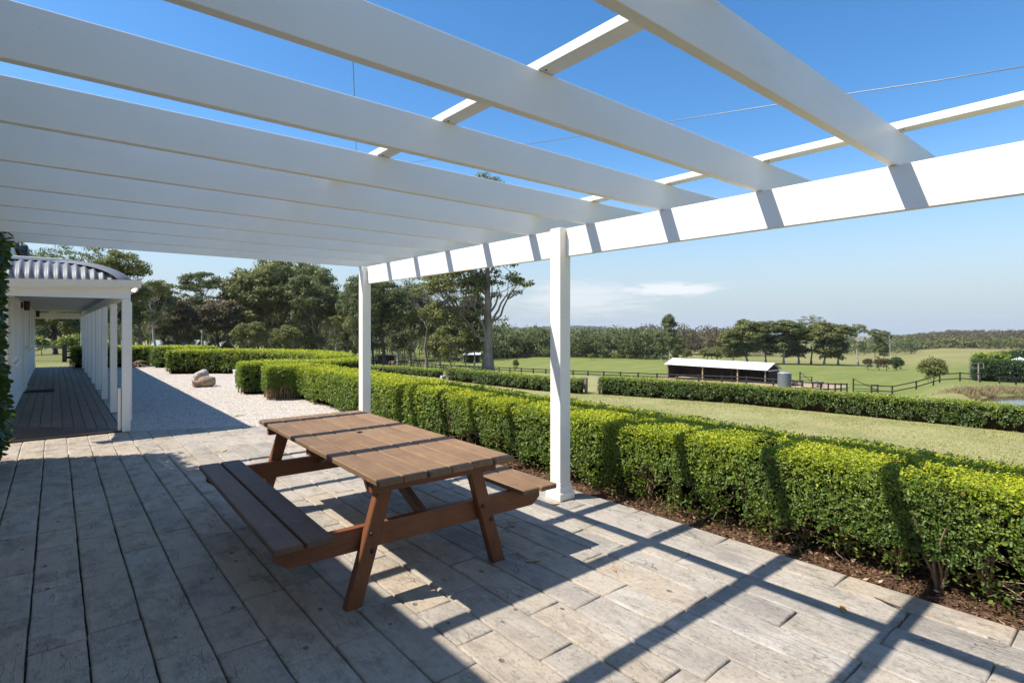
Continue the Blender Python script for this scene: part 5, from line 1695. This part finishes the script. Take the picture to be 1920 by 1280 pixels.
MB().bar(Z(0, -.2), Z(.06, tops), .13, .13, (0, 1, 0)).build('post', M_GREYWOOD, tf)
MB().bar(Z(1.22, -.2), Z(1.22, tops + .02), .14, .14, (0, 1, 0)).build('post', M_GREYWOOD, tf)
for z in (tops + .0, tops - .62):
    MB().bar(Z(.0 if z < tops else .3, z), Z(1.95, z), .06, .13).build('rail', M_GREYWOOD, tf)
MB().bar(Z(1.9, tops - .62), Z(1.9, tops), .10, .10, (0, 1, 0)).build('upright', M_GREYWOOD, tf)
fence('low dark rail in front of the tall hedge above the dam', [tuple(at_depth(u, 62)[:2]) for u in (1874, 1905, 1938, 1970)], (.32, .74), .8, .14, .12, .05, 'black timber fences of the paddocks', 'low_rail')

# ---------------------------------------------------------------- dry grass on the dam bank
dg = np.random.default_rng(61)
n = 15000
th = dg.uniform(-.3, 1.38, n)
rr_ = np.abs(dg.normal(size=n)) * .10 + 1.0
wv = .05 * np.sin(th * 5 + 1)
P = np.stack([POND_C[0] + POND_R[0] * (rr_ - wv) * np.cos(th), POND_C[1] + POND_R[1] * (rr_ - wv) * np.sin(th)], 1)
P = P + .25 * np.stack([np.sin(P[:, 1] * 2.1), np.cos(P[:, 0] * 2.3)], 1)
z = ground_z(P[:, 0], P[:, 1])
hgt = .36 * (.55 + .45 * snoise(np.stack([P[:, 0], P[:, 1], z], 1), .5) ** 2 + .25) * dg.uniform(.5, 1.2, n)
d = unit(np.stack([dg.normal(size=n) * .5, dg.normal(size=n) * .5, np.ones(n)], 1))
v, f, t = leaf_quads(np.column_stack([P, z - .03]), d, hgt, dg, .10, False, np.clip(.5 + .22 * dg.normal(size=n), 0, 1))
tag(link('dry_grass', np_mesh('dry_grass', v, f, M_DRYGRASS, t)), kind='stuff')

# short grass standing in the lawn between the hedges
n = 45000
D = np.sqrt(dg.uniform(14.0 ** 2, 34.0 ** 2, n)); u = dg.uniform(1040, 1960, n)
xc = (u - U0) / FPX * D
P = np.stack([SY * D + CY * xc, CY * D - SY * xc], 1)
P = P[P[:, 0] > 9.5]
n = len(P)
pn = snoise(np.column_stack([P, np.zeros(n)]), 1.1)
d = unit(np.stack([dg.normal(size=n) * .7, dg.normal(size=n) * .7, np.ones(n)], 1))
v, f, t = leaf_quads(np.column_stack([P, ground_z(P[:, 0], P[:, 1]) - .005]), d, dg.uniform(.025, .07, n) * (1 + .4 * pn), dg, .35, False, np.clip(.5 + .22 * pn + .2 * dg.normal(size=n), 0, 1))
M_LAWN = m_leaf('lawn_blade', [(0.0, (0.20, 0.22, 0.05)), (0.45, (0.31, 0.31, 0.085)), (1.0, (0.46, 0.42, 0.17))], .7, .2, .25, (.4, .38, .12))
tag(link('lawn_grass', np_mesh('lawn_grass', v, f, M_LAWN, t)), kind='stuff')

# ---------------------------------------------------------------- far small things: horse, car, shelters, sheds
M_HORSE = plain('brown_horse_coat', (0.085, 0.05, 0.032), .6, .3)
hpz, hD = on_ground(735, 687.5)
ho = thing('horse', 'grazing dark horse wearing a pink and white rug', 'horse', hpz, -YAW)
m = MB()
def ell(pts, rad, n=10): m.tube(pts, rad, n)
ell([(-.82, 0, 1.22), (-.70, 0, 1.24), (-.35, 0, 1.18), (0, 0, 1.13), (.35, 0, 1.17), (.62, 0, 1.22), (.80, 0, 1.2)], [.08, .25, .31, .32, .31, .26, .10])
ell([(.62, 0, 1.22), (.86, 0, 1.05), (1.08, 0, .72), (1.16, 0, .55)], [.22, .18, .125, .10])
ell([(1.13, 0, .62), (1.22, 0, .42), (1.30, 0, .18), (1.31, 0, .10)], [.115, .12, .075, .055])
for (x, y, kx) in ((-.68, .14, .06), (-.62, -.14, .04), (.52, .13, -.02), (.60, -.13, -.02)):
    ell([(x, y, 1.05), (x + kx * .5, y, .75), (x + kx * -1.2, y, .52), (x - kx * .4, y, .28), (x, y, .05), (x + .02, y, 0)], [.15, .105, .065, .05, .045, .06], 8)
ell([(-.84, 0, 1.26), (-.96, 0, 1.0), (-.95, 0, .62)], [.05, .06, .03], 6)
for s in (-1, 1): ell([(1.08, s * .07, .70), (1.02, s * .09, .82)], [.035, .008], 5)
m.build('body', M_HORSE, ho)
m = MB()
m.tube([(-.74, 0, 1.22), (-.5, 0, 1.205), (-.1, 0, 1.14), (.3, 0, 1.165), (.58, 0, 1.21)], [.30, .345, .36, .35, .31], 14, False)
m.build('rug', plain('pink_rug', (0.66, 0.38, 0.38), .8, .2, 0, .25, 3), ho)

cz, cD = on_ground(851, 678)
car = thing('car', 'small dark car parked by the white roofed shelter', 'car', cz, -YAW)
prof = [(-2.15, .35), (-2.2, .75), (-1.9, .88), (-1.55, .95), (-.95, 1.42), (.35, 1.45), (1.05, .98), (1.95, .85), (2.15, .65), (2.12, .35)]
vs = [(x, -.86, z) for x, z in prof] + [(x, .86, z) for x, z in prof]
n = len(prof)
MB().add(vs, [tuple(range(n)), tuple(range(n, 2 * n))[::-1]] + [(k, n + k, n + (k + 1) % n, (k + 1) % n) for k in range(n)]).build('body', plain('dark_car_paint', (0.02, 0.022, 0.026), .25, .6), car)
for s in (-1, 1):
    MB().box((-.85, s * .865 - .01, .98), (.25, s * .865 + .01, 1.33)).build('window', M_GLASS, car)
    for x in (-1.35, 1.35):
        w = MB().tube([(x, s * .70, .33), (x, s * .90, .33)], .33, 14).build('wheel', M_DARKMETAL, car)
def small_shed(label, u, v, w, dpt, h, roofm, wallm, pitch, rot, name='shed', D=None, open_=False):
    if D is None: p, D = on_ground(u, v)
    else: p = at_depth(u, D)
    s = thing(name, label, 'shed', p, rot)
    W2, D2 = w / 2, dpt / 2
    if open_:
        for sx in (-1, 1):
            for sy in (-1, 1):
                MB().box((sx * (W2 - .1) - .08, sy * (D2 - .1) - .08, -.3), (sx * (W2 - .1) + .08, sy * (D2 - .1) + .08, h)).build('post', M_GREYWOOD, s)
        MB().box((-W2 + .15, D2 - .2, 0), (W2 - .15, D2 - .12, h)).build('back_wall', wallm, s)
    else:
        MB().box((-W2, -D2, -.5), (W2, D2, h)).build('wall', wallm, s)
        MB().box((-W2 * .3, -D2 - .03, 0), (W2 * .3, -D2 - .003, h * .8)).build('door', M_SHEDWALL, s)
    for sy in (-1, 1):
        m = MB().add([(-W2 - .3, sy * (D2 + .3), h - .05), (W2 + .3, sy * (D2 + .3), h - .05), (W2 + .3, 0, h + pitch), (-W2 - .3, 0, h + pitch),
                      (-W2 - .3, sy * (D2 + .3), h + .05), (W2 + .3, sy * (D2 + .3), h + .05), (W2 + .3, 0, h + pitch + .1), (-W2 - .3, 0, h + pitch + .1)],
                     [(0, 1, 2, 3), (4, 5, 6, 7), (0, 1, 5, 4), (1, 2, 6, 5), (3, 0, 4, 7)])
        m.build('roof', roofm, s)
    return s
small_shed('white roofed open shelter between the slim pale trunks', 884, 680, 5.0, 4.0, 2.5, M_WROOF, M_SHEDWALL, .45, -YAW, 'field_shelter', None, True)
small_shed('low black shed behind the leaning gum', 722, 679, 6.0, 5.0, 2.4, plain('grey_roof', (0.22, 0.23, 0.23)), plain('black_wall', (.012, .012, .013), .7), .35, -YAW + .2, 'black_shed')
GR = plain('faded_green_roof', (0.30, 0.33, 0.31), .5, .4, .2)
small_shed('long pale roofed shed behind the russet tree at the left', 333, 655, 7.0, 5.0, 2.2, GR, M_SHEDWALL, 1.5, -YAW + .15, 'farm_shed', 100)
small_shed('smaller pale roofed shed to the right of the long one', 396, 655, 5.6, 5.0, 2.2, GR, M_SHEDWALL, 1.5, -YAW - .1, 'farm_shed', 102)

# ---------------------------------------------------------------- gravel forecourt details
def boulder(name, label, loc, r, seed, mat, cat='boulder', rz=0, cyl=False):
    rg = np.random.default_rng(seed)
    nu, nv = 22, 14
    vs, fs = [], []
    off = rg.normal(size=3) * 4
    for i in range(nv + 1):
        a = math.pi * i / nv
        for k in range(nu):
            b = 2 * math.pi * k / nu
            d = Vector((math.sin(a) * math.cos(b), math.sin(a) * math.sin(b), math.cos(a)))
            q = 1 + .28 * mnoise.noise(d * 1.3 + Vector(off)) + .12 * mnoise.noise(d * 3.2 + Vector(off)) + .05 * mnoise.noise(d * 7 + Vector(off))
            vs.append((d.x * r[0] * q, d.y * r[1] * q, max(-.05, d.z * r[2] * q + r[2] * .72)))
    for i in range(nv):
        for k in range(nu):
            fs.append((i * nu + k, (i + 1) * nu + k, (i + 1) * nu + (k + 1) % nu, i * nu + (k + 1) % nu))
    o = MB().add(vs, fs, True).build(name, mat, loc=loc, rz=rz)
    return tag(o, label, cat)
def m_stone(name, a, b):
    q = NT(name)
    o = q.obj()
    n1 = q.noise(o, 5, 6, .65); n2 = q.noise(o, 24, 4, .6)
    c = q.mix(q.rng(n1, .35, .65), a, b)
    c = q.mix(q.rng(n2, .55, .75, 0, .6), c, tuple(x * .45 for x in a))
    return q.pbr(c, .85, .2, q.bump(q.math('ADD', n1, n2), .9, .03))
boulder('boulder', 'pale peaked boulder on the gravel behind the tan log', (3.10, 17.1, 0), (.21, .16, .24), 12, m_stone('pale_stone', (.36, .31, .25), (.55, .50, .43)), rz=.4)
# hollow weathered log: two round ends, tan
lg = thing('log', 'short tan weathered log with broken ends lying before the boulder', 'log', (3.06, 16.55, 0), R(8))
M_LOG = m_stone('tan_dead_wood', (.30, .20, .125), (.47, .34, .23))
rgl = np.random.default_rng(8)
def log_piece(x0, x1, r, y=0.0):
    vs, fs = [], []
    nu, nl = 18, 7
    for i in range(nl):
        f = i / (nl - 1)
        rr2 = r * (1 + .12 * math.sin(f * 5 + x0 * 9)) * (0.86 if i in (0, nl - 1) else 1)
        for k in range(nu):
            b = 2 * math.pi * k / nu
            q = 1 + .13 * mnoise.noise(Vector((math.cos(b) * 1.7, math.sin(b) * 1.7, f * 2 + x0 * 3)))
            vs.append((x0 + (x1 - x0) * f, y + math.cos(b) * rr2 * q, r * .92 + math.sin(b) * rr2 * q))
    for i in range(nl - 1):
        for k in range(nu):
            fs.append((i * nu + k, i * nu + (k + 1) % nu, (i + 1) * nu + (k + 1) % nu, (i + 1) * nu + k))
    b0 = len(vs)
    vs += [(x0 + .05, y, r), (x1 - .07, y, r)]
    fs += [(k, b0, (k + 1) % nu) for k in range(nu)] + [((nl - 1) * nu + k, (nl - 1) * nu + (k + 1) % nu, b0 + 1) for k in range(nu)]
    return MB().add(vs, fs, True)
log_piece(-.12, .25, .135).build('log_body', M_LOG, lg)
log_piece(-.27, -.08, .085, .02).build('broken_end', M_LOG, lg)
m = MB().tube([(-.22, -.02, .08), (-.29, -.06, .13), (-.31, -.05, .19)], [.04, .025, .01], 6)
m.build('branch_stub', M_LOG, lg)
o = MB().box((-.12, -.12, -.05), (.12, .12, .36), .015).build('marker_post', plain('pale_post_paint', (.55, .53, .55)), loc=(4.05, 17.2, 0))
tag(o, 'short pale square post at the edge of the curving hedge', 'post')
st = thing('dead_sticks', 'small heap of dead sticks on the far gravel', 'sticks', (2.48, 26.0, 0))
for i in range(9):
    a = i * .75
    MB().tube([(-.35 * math.cos(a), -.35 * math.sin(a), .03), (0, 0, .10 + .02 * i), (.38 * math.cos(a + .3), .3 * math.sin(a + .3), .07 + .02 * i)], [.02, .018, .008], 5).build('stick', M_LOG, st)

# loose pebbles on top of the gravel
pb = np.random.default_rng(17)
n = 16000
px_ = pb.uniform(.95, 4.4, n); py_ = 9.0 + (pb.random(n) ** 1.6) * 12
r = pb.uniform(.006, .014, n)
base = np.array([(1, 0, 0), (0, 1, 0), (-1, 0, 0), (0, -1, 0), (0, 0, .8)], float)
rot = pb.uniform(0, 6.28, n)
co, si = np.cos(rot), np.sin(rot)
V = np.empty((n, 5, 3))
for k in range(5):
    V[:, k, 0] = px_ + r * (base[k, 0] * co - base[k, 1] * si) * pb.uniform(.8, 1.3, n)
    V[:, k, 1] = py_ + r * (base[k, 0] * si + base[k, 1] * co)
    V[:, k, 2] = -.012 + r * base[k, 2]
b = np.arange(n)[:, None] * 5
F = np.concatenate([b + np.array(q) for q in ((0, 1, 4), (1, 2, 4), (2, 3, 4), (3, 0, 4))])
q = NT('pebble')
tn = q.n('Attribute', attribute_name='tint').outputs['Fac']
m_peb = q.pbr(q.ramp(tn, [(0, (.26, .225, .19)), (.4, (.46, .41, .36)), (1, (.66, .61, .55))]), .85, .2)
edge = 9.45 + np.clip((2.6 - px_) * .42, 0, .8)
keep = (py_ > edge) 
Fk = F.reshape(4, n, 3)[:, keep].reshape(-1, 3)
tag(link('pebbles', np_mesh('pebbles', V.reshape(-1, 3), Fk, m_peb, np.repeat(pb.random(n), 5))), kind='stuff')

# bark chips and dead leaves on the garden bed
n = 9000
cx_ = 3.94 + pb.random(n) ** 1.2 * .50; cyy = pb.uniform(-.5, 9.5, n)
d = unit(np.stack([pb.normal(size=n), pb.normal(size=n), pb.normal(size=n) * .35], 1))
v, f, t = leaf_quads(np.stack([cx_, cyy, np.full(n, -.012) + pb.random(n) * .022], 1), d, pb.uniform(.012, .045, n), pb, .42, False, np.clip(.45 + .28 * pb.normal(size=n), 0, 1))
q = NT('bark_chip')
tn = q.n('Attribute', attribute_name='tint').outputs['Fac']
m_chip = q.pbr(q.ramp(tn, [(0, (.045, .024, .015)), (.5, (.145, .075, .042)), (.85, (.27, .165, .10)), (1, (.42, .31, .20))]), .9, .15)
tag(link('bark_chips', np_mesh('bark_chips', v, f, m_chip, t)), kind='stuff')

# a few fallen leaves on the pavers
def fallen(label, x, y, L, rz, col, z=.004):
    w = L * .17
    vs = [(-L / 2, 0, .002), (-L * .2, w, .008), (L * .2, w * .9, .006), (L / 2, 0, .003), (L * .2, -w * .9, .007), (-L * .2, -w, .004), (0, 0, .011)]
    fs = [(0, 6, 1), (1, 6, 2), (2, 6, 3), (3, 6, 4), (4, 6, 5), (5, 6, 0)]
    o = MB().add(vs, fs, True).build('fallen_leaf', plain('fallen_leaf', col, .6, .3, 0, .2, 40), loc=(x, y, z), rz=rz)
    tag(o, label, 'leaf', 'fallen leaves on the pavers')
from_px = lambda u, v: (lambda D: (SY * D + CY * (u - U0) / FPX * D, CY * D - SY * (u - U0) / FPX * D))(EYE * FPX / (v - V0))
for (u, v, L, rz, col, lb) in [(1580, 1142, .085, .5, (.50, .24, .05), 'orange fallen leaf beside the long batten shadow'), (1151, 1069, .07, 1.1, (.45, .27, .15), 'curled tan leaf right of the table shadow'),
                              (1041, 945, .10, -.3, (.45, .36, .10), 'yellow leaf at the foot of the nearer pergola post'), (1000, 1052, .12, -.5, (.36, .30, .13), 'long straw coloured leaf in the table shadow'),
                              (962, 979, .10, -.2, (.36, .30, .14), 'straw coloured leaf under the right bench'), (420, 845, .13, .9, (.50, .42, .10), 'yellow leaf on the sunlit pavers left of the table'),
                              (447, 778, .22, .2, (.36, .42, .08), 'green yellow leaf lying on the gravel')]:
    x, y = from_px(u, v)
    fallen(lb, x, y, L, rz, col)
x, y = from_px(1663, 1131)
o = MB().tube([(-.07, 0, .004), (0, .006, .006), (.07, -.004, .004)], [.003, .004, .002], 6).build('twig', M_DARKBARK, loc=(x, y, .004), rz=R(80))
tag(o, 'thin dark twig on the pavers near the hedge', 'twig')
for i in range(14):
    pass
# grass tuft beside the post
gt = thing('grass_tuft', 'small green grass tuft at the back of the nearer post', 'grass tuft', (3.86, 3.95, -.02))
gr = np.random.default_rng(2)
n = 40
d = unit(np.stack([gr.normal(size=n) * .35, gr.normal(size=n) * .35, np.ones(n)], 1))
v, f, t = leaf_quads(gr.normal(size=(n, 3)) * np.array((.03, .03, 0)), d, gr.uniform(.08, .2, n), gr, .08, False, np.clip(.6 + .15 * gr.normal(size=n), 0, .9))
tag(link('blades', np_mesh('blades', v, f, M_BOX, t), gt), kind='stuff')

# ---------------------------------------------------------------- overhead wires
M_WIRE = plain('overhead_wire', (0.22, 0.22, 0.23), .4, .5, .6, .05)
def world_at(u, v, D):
    xc, yc = (u - U0) / FPX * D, (V0 - v) / FPX * D
    return Vector((SY * D + CY * xc, CY * D - SY * xc, EYE + yc))
def wire(label, pts, r):
    P = [world_at(*p) for p in pts]
    o = MB().tube([p - P[0] for p in P], r, 6).build('overhead_wire', M_WIRE, loc=P[0])
    tag(o, label, 'wire', 'overhead wires')
wire('overhead wire sagging across the sky above the pergola beam', [(2160, 84, 9.0), (1920, 125, 10), (1755, 152, 11), (1590, 176, 12.3), (1420, 202, 13.8), (1245, 230, 16), (1090, 255, 19), (975, 273, 22), (860, 291, 26), (770, 305, 30), (560, 338, 46)], .011)
wire('overhead wire dropping almost straight down between two rafters', [(655, -60, 10), (662, 118, 14), (665, 190, 17), (668, 283, 24), (672, 400, 45)], .011)

# ---------------------------------------------------------------- air
def m_haze():
    m = bpy.data.materials.new('haze')
    m.use_nodes = True
    t = m.node_tree
    t.nodes.clear()
    o = t.nodes.new('ShaderNodeOutputMaterial')
    v = t.nodes.new('ShaderNodeVolumePrincipled')
    v.inputs['Color'].default_value = (0.93, 0.96, 1.0, 1)
    v.inputs['Density'].default_value = 0.0001
    v.inputs['Anisotropy'].default_value = 0.2
    t.links.new(v.outputs[0], o.inputs['Volume'])
    return m
hb = MB().box((-1000, -1900, -104), (6600, 6600, 45)).build('haze', m_haze())
tag(hb, kind='stuff')
